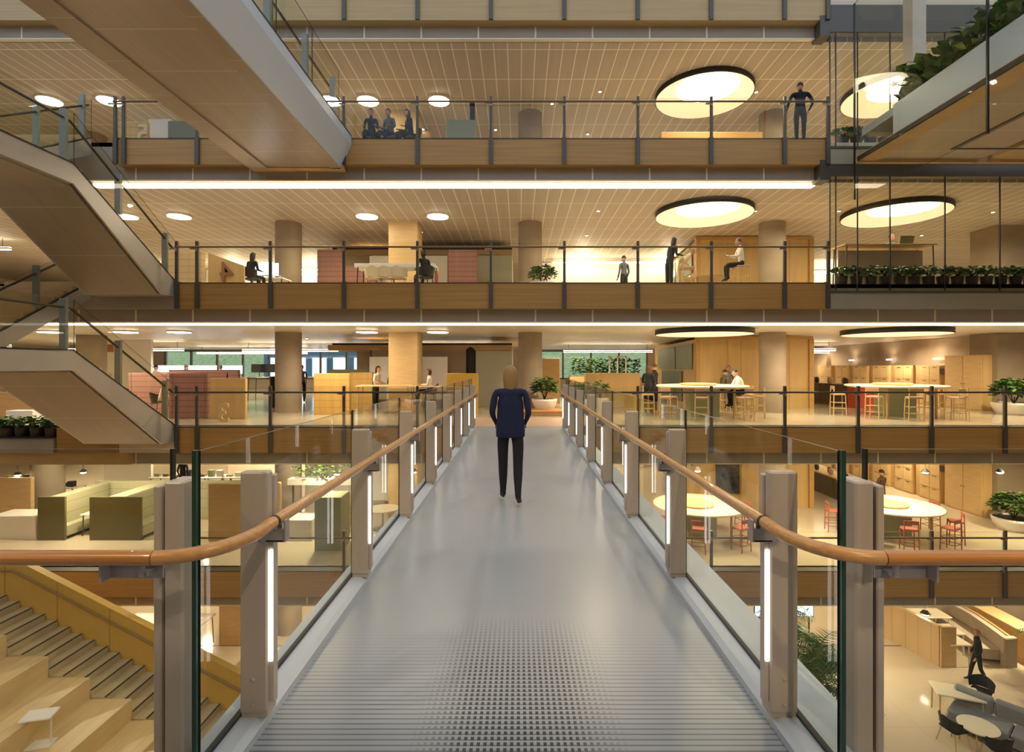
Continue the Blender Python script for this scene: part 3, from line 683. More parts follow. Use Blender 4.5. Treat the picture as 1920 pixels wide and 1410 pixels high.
# ---------- wood-clad room block, right (every level), and meeting room block, left
for lv in range(1, 4):
    f = FL[lv]; h = 2.78; r = TH('room_block', 'honey plywood room block behind the round column, '+LN[lv], 'room', (0, 0, f))
    a = MB(); a.prism([(7.2, 21.6), (11.85, 21.6), (12.4, 31), (7.9, 31)], 0, h, 'z'); P('wall', a, 'plyh', r)
    a = MB(); a.box(7.15, 11.9, 21.55, 21.7, h, h+.12); a.box(11.72, 11.9, 21.5, 21.62, 0, h); a.box(7.15, 7.32, 21.5, 21.62, 0, h); P('frame', a, 'wood2', r)
    for xx in (8.45, 9.0, 10.95):
        P('panel_joint', MB().box(xx-.008, xx+.008, 21.585, 21.6, 0, h), 'plyd', r)
    # glazed upper panels and door on the side face
    for a_, b_ in ((22.2, 25.2), (25.4, 29.8)):
        u = lambda y: 7.2+.7*(y-21.6)/9.4-.03
        g = MB(); g.prism([(u(a_), a_), (u(b_), b_), (u(b_)-.03, b_), (u(a_)-.03, a_)], 1.55, 2.62, 'z'); P('upper_window', g, 'sage', r)
    g = MB(); g.prism([(u(24), 24), (u(28.6), 28.6), (u(28.6)-.04, 28.6), (u(24)-.04, 24)], .1, 1.45, 'z'); P('dark_doorway', g, 'olived', r)
    # meeting rooms
    y = 22.5; xa, xb = X(615, y), X(960, y); r = TH('meeting_room', 'long meeting room front with glass, tan panels and a frosted pane, '+LN[lv], 'room', (0, y, f))
    P('black_header', MB().box(xa+.2, xb, -.02, .3, 2.58, 2.66), 'black', r); P('header', MB().box(xa, xb, 0, 4, 2.36, 2.58), 'plyd', r)
    P('tan_panel', MB().box(X(697, y), X(736, y), .02, .1, 0, 2.36), 'plyd2', r); P('tan_panel', MB().box(X(785, y), X(874, y), .02, .1, 0, 2.36), 'plyd2', r)
    P('black_curtain', MB().lathe(X(882, y), .05, [(.17, .9), (.20, 1.6), (.2, 2.4), (.1, 2.5)], 12, sx=1, sy=.5), 'black', r)
    P('frosted_panel', MB().box(X(892, y), xb, .02, .05, 0, 2.34), 'frost', r)
    g = MB(); g.pane(xa, X(695, y), .02, .035, 0, 2.36); P('glass_panel', g, ['glass', 'edge'], r)
    P('frosted_band', MB().box(xa, X(695, y), .04, .045, .5, 1.55), 'frost', r)
    P('back_wall', MB().box(xa, xb, 4, 4.1, 0, 2.5), 'cream', r); P('side_wall', MB().box(xb-.06, xb, .1, 4, 0, 2.36), 'frost', r)
    P('mullion', MB().box(X(695, y)-.03, X(695, y)+.03, 0, .08, 0, 2.36), 'steel', r)
    for j, (a_, b_, s_) in enumerate(((693, 760, 'left'), (772, 839, 'right'))):
        yy = 21.3; wbd = TH('whiteboard', 'large white display board, %s of the pair, %s' % (s_, LN[lv]), 'whiteboard', (X((a_+b_)/2, yy), yy, f)); w_ = (b_-a_)/F*yy/2
        P('board', MB().box(-w_, w_, -.02, .02, .35, 2.06), 'white', wbd); P('tray', MB().box(-w_, w_, -.07, -.02, .33, .37), 'plyd', wbd)
        for sx in (-1, 1): P('leg', MB().box(sx*w_*.9-.03, sx*w_*.9+.03, -.25, .25, 0, .04).box(sx*w_*.9-.02, sx*w_*.9+.02, -.02, .02, .04, .4), 'plyd', wbd)
# ---------- bridge level, left: pink booths, ply panel
f = 0.0
def slat_booth(lab, x0, x1, y0, y1, h, m, z, cat='booth', th=.12):
    r = TH('seating_booth', lab, cat, ((x0+x1)/2, y0, z)); w_ = (x1-x0)/2; d_ = y1-y0
    P('side_panel', MB().rbox(-w_, -w_+th, 0, d_, 0, h, .02), m, r); P('side_panel', MB().rbox(w_-th, w_, 0, d_, 0, h, .02), m, r)
    P('front_panel', MB().rbox(-w_+th, w_-th, 0, th, 0, h, .02), m, r)
    P('back_panel', MB().rbox(-w_, w_, d_-th, d_, 0, h+.02, .02), m, r); P('seat', MB().rbox(-w_+th, w_-th, th, .65, .1, .46, .03), m, r); return r
slat_booth('pink slatted high-back booth beside the plain ply panel', X(316, 17.2), X(390, 17.2), 17.2, 18.4, 1.46, 'pink', 0)
slat_booth('long pink slatted booth behind the stair foot, left on bridge level', X(232, 18.6), X(312, 18.6), 18.8, 20.2, 1.45, 'pink', 0)
boxthing('pink_partition', 'long pink slatted partition behind the ply panel', 'partition', X(316, 20.6), X(447, 20.6), 20.6, 20.75, 0, 1.55, 'pink')
boxthing('ply_partition', 'plain pale plywood partition panel right of the pink booth', 'partition', X(392, 17.0), X(460, 17.0), 17.02, 17.14, 0, Z(709, 17), 'plyh')
# numerals (seen from behind, so mirrored)
def numeral(ch, x, y, z, hgt, m, lab, ext=.03):
    c = bpy.data.curves.new('numeral', 'FONT'); c.body = ch; c.size = hgt*1.40; c.extrude = ext; c.align_x = 'CENTER'; c.materials.append(M[m]); c.offset = .006 if ch == '4' else .014
    t_ = bpy.data.objects.new('tmp', c); C.objects.link(t_); me = bpy.data.meshes.new_from_object(t_.evaluated_get(bpy.context.evaluated_depsgraph_get())); bpy.data.objects.remove(t_); bpy.data.curves.remove(c)
    o = bpy.data.objects.new('numeral_sign', me); C.objects.link(o); o.location = (x, y, z); o.rotation_euler = (PI/2, 0, PI); return tag(o, lab, 'sign')
numeral('3', X(419, 16.2), 16.2, .0, .58, 'ply', 'pale floor numeral 3 standing behind the glass, bridge level')
numeral('4', X(422, 16.4), 16.475, FL[3]+.28, .62, 'num', 'wooden numeral 4 on the pale panel, one level above the bridge')
numeral('5', X(265, 16.5), 16.575, FL[4]+.58, .58, 'ply', 'pale numeral 5 on the ochre panel, two levels above the bridge')
# level above: ply panels with slanted top
r = TH('slanted_partition', 'pale plywood panel with slanted top carrying the numeral 4', 'partition', (0, 16.5, FL[3])); a = MB()
a.prism([(X(390, 16.5), 0), (X(459, 16.5), 0), (X(457, 16.5), Z(498, 16.5)-FL[3]), (X(390, 16.5), Z(474, 16.5)-FL[3])], 0, .06, 'y'); P('panel', a, 'plyh', r)
boxthing('slatted_partition', 'pale slatted partition beside the numeral 4 panel', 'partition', X(315, 16.9), X(389, 16.9), 16.6, 16.8, FL[3], Z(474, 16.6), 'plysl')
for a_, b_, s_ in ((589, 640, 'left of the whiteboards'), (640, 700, 'behind the long high table'), (838, 893, 'right of the whiteboards')):
    boxthing('pink_partition', 'pink slatted partition %s, one level above the bridge' % s_, 'partition', X(a_, 20.2), X(b_, 20.2), 20.5, 20.65, FL[3], Z(468 if s_[0] != 'b' else 498, 20.5), 'pink')
boxthing('ochre_partition', 'ochre panel behind the numeral 5, two levels above the bridge', 'partition', X(222, 16.6), X(277, 16.6), 16.6, 16.7, FL[4], Z(228, 16.6), 'ochre')
boxthing('white_counter', 'white counter block right of the numeral 5', 'counter', X(278, 17.2), X(320, 17.2), 17.2, 17.7, FL[4], Z(223, 17.2), 'white')
boxthing('green_screen', 'olive green screen panel behind the upper left railing', 'partition', X(322, 17.2), X(372, 17.2), 17, 17.1, FL[4], Z(232, 17.2), 'olived')
boxthing('green_screen', 'dark green desk screen below the planks, two levels above the bridge', 'partition', X(838, 17.2), X(893, 17.2), 17, 17.1, FL[4], Z(230, 17.2), 'sage')
boxthing('black_speaker_column', 'tall narrow black column left of centre, two levels above the bridge', 'column', X(880, 18), X(890, 18), 18, 18.2, FL[4], Z(191, 18), 'black')
boxthing('wood_counter', 'long low wood counter behind the right glass, second level up', 'counter', X(1240, 18.5), X(1430, 18.5), 18.5, 19.2, FL[4], Z(247, 18.5), 'wood2')
boxthing('tan_wall_panel', 'tan wall panel behind the seated people, two levels above the bridge', 'partition', X(735, 19), X(790, 19), 21, 21.1, FL[4], Z(218, 21), 'ply')
# ochre partitions on the bridge level
boxthing('ochre_partition', 'wide ochre slatted partition left of the standing women', 'partition', X(588, 18.6), X(655, 18.6), 18.6, 18.8, 0, Z(700, 18.6), 'ochre')
boxthing('ochre_partition', 'ochre slatted partition wing behind the standing women', 'partition', X(652, 20), X(694, 20), 20.3, 20.5, 0, Z(698, 20.3), 'ochre')
boxthing('ochre_screen', 'ochre screen right of the whiteboards, near the bridge end', 'partition', X(837, 18.4), X(896, 18.4), 18.4, 18.55, 0, Z(700, 18.4), 'yellow')
slabtable('high_table', 'long high table in front of the whiteboards, bridge level', X(718, 18.6), 18.9, 0, 1.9, .7, 1.02, 'ply', 'plyd')
slabtable('high_table', 'high table in front of the right whiteboard, bridge level', X(815, 19), 18.6, 0, 1.6, .6, 1.0, 'ply', 'plyd')
slabtable('high_table', 'long white high table, one level above the bridge', X(745, 17.6), 17.6, FL[3], 2.6, .8, Z(498, 17.6)-FL[3], 'white', 'dark', th=.12)
for k, px in enumerate((705, 727, 750)):
    chair(X(px, 17.2), 17.0, FL[3]+.02, '%s pale chair tucked under the long white high table' % ['left', 'middle', 'right'][k], PI, 'wfab', 'ply')
a = MB(); a.lathe(0, 0, [(.05, 0), (.06, .3), (.06, .55), (.02, .68), (.02, .78)], 16); T1('tall_bottle', a, 'redw', 'tall dusky red bottle by the seated person, one level above the bridge', 'bottle', (X(818, 17), 17.05, FL[3]+.02))
bowl_planter(X(1017, 16.6), 16.6, FL[3], .42, .25, .62, 'leafy potted bush behind the glass, one level above the bridge', 5, 420, .15)
# desks with monitors, bridge level left
for j, (px0, px1, yy) in enumerate(((283, 458, 26), (283, 450, 29), (470, 560, 27), (565, 640, 27))):
    x0, x1 = X(px0, yy), X(px1, yy); slabtable('office_desk', 'long office desk, %s from the left, row %s, bridge level' % (ORD[j], 'front' if yy < 28 else 'back'), (x0+x1)/2, yy, 0, x1-x0, .9, 1.15 if j != 1 else .9, 'white', 'steel')
for i, px in enumerate((298, 318, 336, 362, 378, 397, 428, 445)):
    monitor(X(px, 25.9), 25.8, 1.15, '%s lit monitor counting from the left above the pink booth' % ORD[i], 'screenw' if i % 3 else 'screen', 0, .62, .42, .16)
for i, px in enumerate((480, 497)): monitor(X(px, 26.5), 26.8, 1.15, '%s wide black monitor left of the concrete column' % ['left', 'right'][i], 'black', 0, .78, .42, .22)
def shelf_block(lab, x0, x1, y, z, h):
    r = TH('shelving_unit', lab, 'shelf', ((x0+x1)/2, y, z)); w_ = (x1-x0)/2
    for k in range(3): P('shelf', MB().box(-w_, w_, 0, .4, h*k/2.0, h*k/2.0+.03), 'olived', r)
    for xx in (-w_, 0, w_-.03): P('side_panel', MB().box(xx, xx+.03, 0, .4, 0, h), 'olived', r)
    P('back_panel', MB().box(-w_, w_, .4, .42, 0, h), 'olived', r)
    for k, (xx, hh) in enumerate(((-w_*.6, .25), (-w_*.3, .2), (w_*.3, .28), (w_*.7, .22))):
        T1('storage_box', MB().rbox(-.1, .1, -.1, .1, 0, hh, .01), ['black', 'beigefab', 'sage', 'black'][k], '%s box on the lower shelf of the %s' % (ORD[k], lab), 'box', ((x0+x1)/2+xx, y+.2, z+.03))
shelf_block('dark olive shelf left of the column', X(462, 19.4), X(512, 19.4), 21.2, 0, 1.25)
# centre: planter bench at the bridge end
P_ = TH('planter_bench', 'low orange-wood bench platform at the far end of the footbridge', 'bench', (X(1020, 18.4), 18.4, 0)); P('seat', MB().rbox(-.72, .66, -.45, .55, .14, .2, .02), 'orange', P_); P('base', MB().box(-.66, .6, -.4, .5, 0, .14), 'plyd', P_)
bowl_planter(X(1021, 18.5), 18.5, .2, .44, .36, .85, 'white bowl planter with green bush on the bench beyond the bridge', 11, 520, .17)
ST('floor_stone_landing', MB().box(-1.6, 1.5, 14.95, 17.4, 0, .006), 'pinkfl')
ST('trim_landing_edge', MB().box(-1.3, 1.3, D0, 15.19, -.03, .004), 'pinkfl')
boxthing('ply_screen', 'plain ply screen right of the central concrete column', 'partition', X(1017, 24), X(1050, 24), 24, 24.1, 0, Z(672, 24), 'plyd')
r = TH('reception_counter', 'ply reception counter with a slim portal frame beyond the right railing', 'counter', (X(1150, 22), 22, 0)); P('body', MB().rbox(-1.1, 1.1, 0, .8, 0, Z(700, 22), .02), 'plyh', r)
a = MB(); a.box(-.1, -.05, .5, .55, 1.39, 2.1); a.box(.6, .65, .5, .55, 1.39, 2.1); a.box(-.1, .65, .5, .55, 2.05, 2.12); a.box(.25, .3, .5, .55, 1.39, 2.1); P('portal_frame', a, 'white', r)
r = TH('planter_hedge', 'green hedge in a long trough behind the reception counter', 'plant', (X(1135, 25), 25, 0)); P('planter', MB().box(-1.7, 1.6, -.3, .3, 0, 1.2), 'plyd', r)
P('foliage', plant_mesh(1.6, .85, 900, .2, 3, 'box', dz=1.15, wy=.3), LM, r)
for i, (px, yy) in enumerate(((1077, 19.6), (1100, 20.4), (1125, 21))):
    bowl_planter(X(px, yy), yy, 0, .36, .45, .75, '%s low planter of dried brownish shrubs right of the bridge end' % ['nearest', 'middle', 'farthest'][i], 30+i, 260, .14)
# kitchen counters, lockers, cabinets on the right
for lv in (1, 2):
    f = FL[lv]; r = TH('kitchen_counter', 'long dark kitchen counter running away beside the wood block, '+LN[lv], 'counter', (13.6, 22.0, f))
    P('body', MB().box(0, .75, 0, 7, 0, .88), 'steelb', r); P('worktop', MB().rbox(-.05, .8, -.05, 7, .88, .93, .01), 'ply' if lv == 1 else 'steel', r)
    for k in range(7): P('door', MB().box(-.015, 0, .08+k, .95+k, .08, .84), 'steelb', r)
    for k in range(4): P('fridge_door' if k == 1 else 'door', MB().box(.05+k*.19, .21+k*.19, -.015, 0, .08, .84), 'screenw' if (k in (1, 2) and lv == 2) else 'steelb', r)
    for k in range(9):
        a = MB(); a.lathe(0, 0, [(.07, 0), (.09, .1), (.08, .22), (.05, .26)], 12); T1('kitchen_jar', a, ['black', 'olived', 'plyd', 'sage'][k % 4], '%s jar from the near end of the kitchen counter, %s' % (ORD[k], LN[lv]), 'jar', (13.75+.25*(k % 2), 22.4+.55*k, f+.93))
    # lockers along x = 17.7
    for k in range(6):
        y0 = 22.2+k*1.55; h = 1.95 if lv == 1 else 1.72; r = TH('locker_cabinet', '%s pale wooden locker bay from the tall cabinet, %s' % (ORD[k], LN[lv]), 'cabinet', (17.55, y0, f), group='pale wooden lockers')
        P('body', MB().box(0, .6, 0, 1.15, 0, h), 'plyh', r)
        for q in range(2):
            for z0, z1 in ((.08, .55), (.58, 1.1), (1.13, h-.05)): d_ = P('door', MB().box(-.02, 0, .04+q*.56, .57+q*.56, z0, z1), 'ply', r); P('handle', MB().box(-.035, -.02, .2+q*.56, .4+q*.56, z1-.04, z1-.02), 'dark', d_)
        P('side_gap', MB().box(.1, .6, 1.16, 1.54, 0, h), 'plyd', r)
    r = TH('tall_cabinet', 'tall double-door plywood cabinet beside the pier, '+LN[lv], 'cabinet', (17.50, 20.12, f)); P('body', MB().box(0, .42 if lv == 1 else 1.0, 0, 1.8, 0, 2.12), 'plyh', r)
    for q in range(2): d_ = P('door', MB().box(-.02, 0, .03+q*.88, .86+q*.88, .05, 2.07), 'ply', r); P('knob', MB().ell((-.04, .80+q*.15, 1.0), (.02, .02, .02), 5), 'steel', d_)
    ST('wall_partition_right_%d' % lv, MB().box(18.6, 18.8, 22, 34, f, f+2.9), 'plyd2')
    for k, y0 in enumerate((23.5, 26.5, 29.5)): T1('wall_washer_light', MB().box(-.05, .05, -.15, .15, 0, .06), 'ledw', '%s small wall light above the lockers, %s' % (ORD[k], LN[lv]), 'light', (18.4, y0, f+1.98)); spot(18.2, y0, f+2.1, 12, WARM, 150).rotation_euler = (0, PI, 0)
    T1('wall_sign', MB().box(-.02, 0, -.12, .12, 0, .24), 'dark', 'small dark square sign on the lockers, '+LN[lv], 'sign', (17.50, 22.05, f+1.35))
boxthing('red_bin', 'red cupboard at the near end of the kitchen counter, bridge level', 'cabinet', 13.45, 14.35, 21.3, 21.85, 0, .83, 'red')
# office back partitions, with wash lights and spots added to brighten them
for n_, (lv, x0, x1, y) in enumerate(((3, .8, 9.5, 27), (4, .8, 9.5, 27), (3, -17, -8.6, 29), (3, 12.2, 18, 30), (1, -18, -8.4, 33), (1, 0, 7, 30))):
    f = FL[lv]; ST('wall_partition_%d' % n_, MB().box(x0, x1, y, y+.2, f, f+2.9), 'white')
    t = TH('added_wash_light', 'added linear wall-wash light before the white rear wall, %s, %s' % (LN[lv], 'centre' if x0 < 5 and x0 >= 0 else ('right side' if x0 > 5 else 'left side')), 'light', ((x0+x1)/2, y-.8, f+2.72)); L_ = (x1-x0)*.4
    P('housing', MB().box(-L_, L_, -.1, .1, .04, .2), 'white', t); P('diffuser', MB().box(-L_, L_, -.1, .1, 0, .04), 'disc', t)
    for q in (-.6, .6): spot((x0+x1)/2+q*L_, y-1.4, f+1.9, 160, WARM, 170).rotation_euler = (PI, 0, 0)
for lv in (1, 2): ST('wall_partition_west_%d' % lv, MB().box(X(195, 24), X(283, 24), 24, 24.15, FL[lv], FL[lv]+2.9), 'white')
T1('wall_sign', MB().rbox(-.16, .16, -.02, .02, 0, .34, .005), 'redw', 'small red square sign on the cream wall left of the offices', 'sign', (X(203, 23.9), 23.97, Z(660, 24)))
boxthing('tan_partition', 'tan partition under the left stair, bridge level', 'partition', -17.3, X(62, 17.6), 17.6, 17.7, 0, Z(735, 17.6), 'plyd')
boxthing('white_cabinet', 'low white cabinet behind the potted plants at the far left', 'cabinet', X(10, 16.4), X(60, 16.4), 16.4, 16.8, 0, Z(770, 16.4), 'white')
# round bar tables
def bartable(lv, x, y, lab, base='sage2'):
    f = FL[lv]; t = TH('round_bar_table', lab, 'table', (x, y, f)); a = MB(); a.lathe(0, 0, [(1.44, .98), (1.5, 1.0), (1.5, 1.04), (1.47, 1.05)], 56); P('tabletop', a, 'cream2', t)
    P('pedestal', MB().rbox(-.5, .5, -.35, .35, 0, .98, .02), base, t)
    for q in range(4): a_ = PI/4+PI/2*q; P('leg', MB().box(1.12*math.cos(a_)-.03, 1.12*math.cos(a_)+.03, 1.12*math.sin(a_)-.03, 1.12*math.sin(a_)+.03, 0, .98), 'plyd', t)
    a = MB(); a.lathe(0, 0, [(.55, 0), (.6, .03), (.6, .06), (.5, .07)], 32); T1('serving_tray', a, 'ply', 'round tray on the '+lab, 'tray', (x-.15, y-.1, f+1.05))
    return t
TB = [(1, 6.1, 18.1, 'left round bar table, level below the bridge'), (1, 12.6, 18.1, 'right round bar table, level below the bridge'), (2, 6.2, 18.1, 'left round bar table, bridge level'), (2, 12.9, 18.3, 'right round bar table, bridge level')]
for lv, x, y, lab in TB:
    bartable(lv, x, y, lab)
    for k, a_ in enumerate((-2.5, -1.9, -1.1, -.5, .25, 2.9)):
        stool(x+1.75*math.cos(a_), y+1.75*math.sin(a_), FL[lv], '%s stool counting from the left around the %s' % (ORD[[1, 2, 3, 4, 5, 0][k]], lab), 'redw' if lv == 1 else 'plyst', a_-PI/2, True)
for lv in (1, 2):
    bowl_planter(17.35, 18.7, FL[lv], .62, .42, .95, 'white bowl planter with round green bush at the far right, '+LN[lv], 50+lv, 700, .2)
# table and panel picture
a = TH('wall_screen', 'dark wall screen on the wood block, level below the bridge', 'screen', (X(1364, 21.5), 21.5, FL[1])); P('casing', MB().box(-.47, .47, -.05, 0, Z(925, 21.5)-FL[1], Z(866, 21.5)-FL[1]), 'dark', a); P('display', MB().box(-.42, .42, -.055, -.05, Z(920, 21.5)-FL[1], Z(870, 21.5)-FL[1]), 'scrdark', a)
# pendants on the level below
def pendant(x, y, z, lab, drop=.5, s=1):
    t = TH('pendant_lamp', lab, 'lamp', (x, y, z)); P('cord', MB().tube([(0, 0, .1), (0, 0, drop)], .008, 4), 'dark', t)
    a = MB(); a.lathe(0, 0, [(.03, .12), (.06*s, .10), (.13*s, .0)], 16, cap=False); P('shade', a, 'dark', t); a = MB(); a.ell((0, 0, .0), (.1*s, .1*s, .06*s), 8); P('bulb', a, 'disc', t); return t
for i, (px, py, d) in enumerate(((1735, 885, 18), (1875, 885, 18), (1308, 882, 18), (776, 884, 19), (632, 888, 18), (156, 885, 20), (33, 890, 19))):
    z = Z(py, d); pendant(X(px, d), d, z, '%s glowing pendant lamp, %s, level below the bridge' % (ORD[i], ['over the right bar table', 'by the far right planter', 'over the left bar table', 'left of the bridge posts', 'beside the hanging plant', 'between the left columns', 'at the far left'][i]), FL[2]-1.10-z)
# ---------- level below the bridge, left
f = FL[1]
def olive_sofa(x0, x1, y0, y1, lab, seat=1):
    r = TH('booth_sofa', lab, 'sofa', ((x0+x1)/2, y0, f)); w_ = (x1-x0)/2; d_ = y1-y0
    P('end_panel', MB().rbox(-w_, w_, 0, .08, 0, 1.43, .01), 'olived', r, 'dark olive end panel')
    P('backrest', MB().rbox(-w_*.35, w_*.35, .08, d_, .0, 1.42, .04), 'olive', r)
    for s_ in (-1, 1): P('seat', MB().rbox(s_*w_*.35, s_*w_, .08, d_, .12, .47, .03), 'olive', r)
olive_sofa(-15.8, -14.9, 17.5, 19.8, 'left of two olive booth sofas, dark end panel toward the atrium')
olive_sofa(-14.1, -12.4, 17.5, 19.8, 'wider olive booth sofa with dark two-part end panel')
boxthing('olive_partition', 'long light olive partition behind the booth sofas', 'partition', -15.8, X(455, 19.9), 19.85, 20.1, f, f+1.43, 'olive')
slabtable('booth_table', 'pale table between the olive booth sofas', -14.5, 18.6, f, .5, 1.4, .74, 'cream2', 'steel')
boxthing('ply_partition', 'tall pale ply partition left of the near railing post', 'partition', X(390, 17.4), X(455, 17.4), 17.4, 17.55, f, Z(908, 17.4), 'plyd')
boxthing('ply_partition', 'tall tan ply partition behind the first left railing post', 'partition', X(455, 18.2), X(525, 18.2), 18.2, 18.35, f, Z(905, 18.2), 'ply')
boxthing('sage_cabinet', 'tall sage green cabinet behind the left railing, level below the bridge', 'cabinet', X(587, 16.4), X(637, 16.4), 16.5, 17.4, f, Z(933, 16.5), 'sage')
boxthing('white_bench', 'low white bench left of the sage cabinet', 'bench', X(505, 17.4), X(585, 17.4), 17.4, 18.3, f, Z(975, 17.4), 'white')
boxthing('ply_slat_wall', 'pale slatted wall between sage cabinet and post', 'partition', X(640, 18.9), X(662, 18.9), 19.2, 19.3, f, Z(925, 19.2), 'plysl')
boxthing('white_wall_panel', 'white wall panel behind the small round table', 'partition', X(560, 21), X(715, 21), 21.6, 21.7, f, f+2.6, 'white')
boxthing('white_ledge', 'white planter ledge at the far left, level below the bridge', 'bench', -17.5, -15.95, 17.6, 18.5, f, Z(968, 17.6), 'white')
boxthing('ply_partition', 'ply partition at the far left, level below the bridge', 'partition', -19.5, -17.2, 18.8, 18.95, f, Z(896, 18.8), 'plyd')
slabtable('round_table', 'small round white table left of the footbridge, level below', X(722, 19.0), 18.7, f, 1.15, 1.15, .74, 'cream2', 'sage', shape='round1')
for i, (px, yy) in enumerate(((40, 23), (316, 24), (358, 24), (400, 24), (450, 24), (122, 22))):
    slabtable('office_desk', '%s white desk with clutter behind the olive partition' % ORD[i], X(px, yy), yy, f, 1.3, .8, .78, 'white', 'steel')
    for k in range(3):
        q = random.Random(i*7+k); a = MB(); a.rbox(-.12, .12, -.1, .1, 0, q.uniform(.06, .3), .01)
        T1('desk_item', a, q.choice(['black', 'sage', 'white', 'olived', 'plyd']), '%s small item on the %s desk behind the olive partition' % (ORD[k], ORD[i]), 'box', (X(px, yy)-.4+.38*k, yy-.1, f+.78))
    chair(X(px, yy)+.1, yy-.75, f, '%s dark office chair behind the olive partition' % ORD[i], PI, 'black', 'steel')
r = TH('hanging_planter', 'trailing greenery on a ledge behind the left railing, level below the bridge', 'plant', (X(600, 17.5), 18, f)); P('planter', MB().box(-1.2, 1.2, -.2, .2, 1.75, 1.95), 'pot', r)
P('support', MB().box(-1.1, -1.05, -.05, 0, 0, 1.75).box(1.05, 1.1, -.05, 0, 0, 1.75), 'steel', r)
P('foliage', plant_mesh(1.1, .45, 260, .13, 9, 'box', dz=1.9, wy=.25), LM, r)
# ---------- potted plants in rows behind the ledges
pp = None
def ledgepot(x, y, z, lab, grp, rz):
    global pp
    if pp is None:
        pp = TH('potted_plant', lab, 'plant', (x, y, z), rz, grp); a = MB(); a.lathe(0, 0, [(.13, 0), (.16, .22), (.16, .27), (.14, .27), (.13, .22)], 16); P('pot', a, 'dark', pp); P('foliage', plant_mesh(.20, .30, 110, .17, 77, dz=.25), LM, pp); return pp
    return dup(pp, (x, y, z), rz, lab, grp)
ST('trim_planter_shelf_3', MB().box(X(1562, 14.6), 20, 15.32, 15.8, FL[3]-.12, FL[3]+.0), 'dark')
for i in range(14): ledgepot(X(1578, 15.5)+i*.42, 15.5, FL[3], 'small dark potted plant behind the glazed wall, one level above the bridge', 'pots behind the glazed wall, one level above the bridge', i*1.7)
for i in range(5): ledgepot(X(1580, 15.5)+i*.40, 15.5, FL[4], 'small dark potted plant behind the glazed wall, two levels above the bridge', 'pots behind the glazed wall, two levels above the bridge', i*1.3)
for i in range(7): ledgepot(X(95, 15)-i*.42, 15.03, -.28, 'small dark potted plant on the far left metal ledge', 'pots on the far left ledge', i*2.1)
# leafy trough on the upper right bridge
r = TH('trough_plant', 'large-leaved green plant spilling over the overhead right trough', 'plant', (9.4, 11.0, 8.06)); P('foliage', plant_mesh(.30, .66, 560, .36, 21, 'box', dz=-.05, wy=1.95), LM, r)
# ---------- ground level, right: lounge
g0 = FL[0]
r = TH('curved_lounge_bench', 'curved plywood-backed lounge bench with beige cushions, ground level right', 'sofa', (0, 0, g0))
def arc_path():
    p = [(13.62, 17.3), (13.42, 18.3), (13.05, 19.4)]
    p2 = [(13.2, 20.3), (13.9, 20.75), (15.0, 20.8), (15.9, 20.6), (16.35, 20.0), (16.35, 19.0), (16.2, 18.1), (16.05, 17.4)]
    return p, p2
p, p2 = arc_path()
def wallpath(path, t, z0, z1, mb=None, ins=0):
    mb = mb or MB(); n = len(path); L_ = []; R_ = []
    for i, q in enumerate(path):
        a_ = Vector(path[max(i-1, 0)]); b_ = Vector(path[min(i+1, n-1)]); d = (b_-a_).normalized(); nn = Vector((d.y, -d.x)); q = Vector(q); L_.append(q+nn*ins); R_.append(q+nn*(ins+t))
    for i in range(n-1): mb.prism([tuple(L_[i]), tuple(L_[i+1]), tuple(R_[i+1]), tuple(R_[i])], z0, z1, 'z')
    return mb
P('ply_back', wallpath(p, .10, 0, 1.29), 'plyslv', r); P('ply_cap', wallpath(p, .14, 1.29, 1.32, ins=-.02), 'ply', r)
P('end_panel', MB().box(13.66, 14.15, 17.25, 17.33, 0, 1.30).rot(0), 'ply', r)
P('ply_back', wallpath(p2, .08, 0, .95), 'plyd', r)
full = [(13.75, 17.5), (13.55, 18.4), (13.25, 19.4)]
P('seat', wallpath(full, .55, .12, .45), 'beigefab', r)
P('seat', wallpath(p2, .70, .12, .45, ins=.10), 'beigefab', r)
for i in range(len(p2)-1): P('back_cushion', wallpath([p2[i], p2[i+1]], .18, .47, .92, ins=.10), 'beigefab', r)
P('end_arm', MB().rbox(15.7, 16.15, 17.25, 17.42, 0, .95, .03), 'beigefab', r)
boxthing('ply_ledge', 'long pale ply ledge behind the lounge bench', 'bench', 16.6, 17.3, 17, 21, g0, g0+1.0, 'ply')
for i, (x, y, w_) in enumerate(((14.55, 18.3, 1.0), (14.9, 19.5, 1.3), (14.3, 17.6, .7))): slabtable('cafe_table', '%s pale cafe table inside the curved lounge bench' % ['middle', 'farthest', 'nearest'][i], x, y, g0, w_, .75, .74, 'cream2', 'white')
pendant(X(1735, 17.9), 17.9, Z(1150, 17.9), 'small glowing pendant lamp over the lounge bench', 2.9-(Z(1150, 17.9)-g0)+.0, 1.2)
# grey sofa group
r = TH('grey_sofa', 'grey fabric sofa with grey back cushions at the bottom right', 'sofa', (12.75, 13.75, g0), math.radians(-52))
P('base', MB().rbox(-1.3, 1.3, -.45, .4, .14, .32, .03), 'greyfab', r)
for k in range(2): P('seat_cushion', MB().rbox(-1.28+k*1.29, -.01+k*1.29, -.45, .22, .32, .45, .04), 'greyfab', r)
for k in range(3): P('back_cushion', MB().rbox(-1.28+k*.86, -.44+k*.86, .2, .42, .45, .86, .06), 'greyfab', r)
for sx in (-1, 1):
    for sy in (-.38, .33): P('leg', MB().cyl(sx*1.2, sy, 0, .14, .02, n=8), 'ply', r)
slabtable('coffee_table', 'round pale coffee table before the grey sofa', X(1834, 13.7), 13.7, g0, .88, .88, .52, 'cream2', 'ply', shape='round')
slabtable('marble_table', 'rectangular pale stone cafe table by the black chairs', 12.15, 14.8, g0, 1.1, .7, .74, 'cream2', 'ply', rz=-.35)
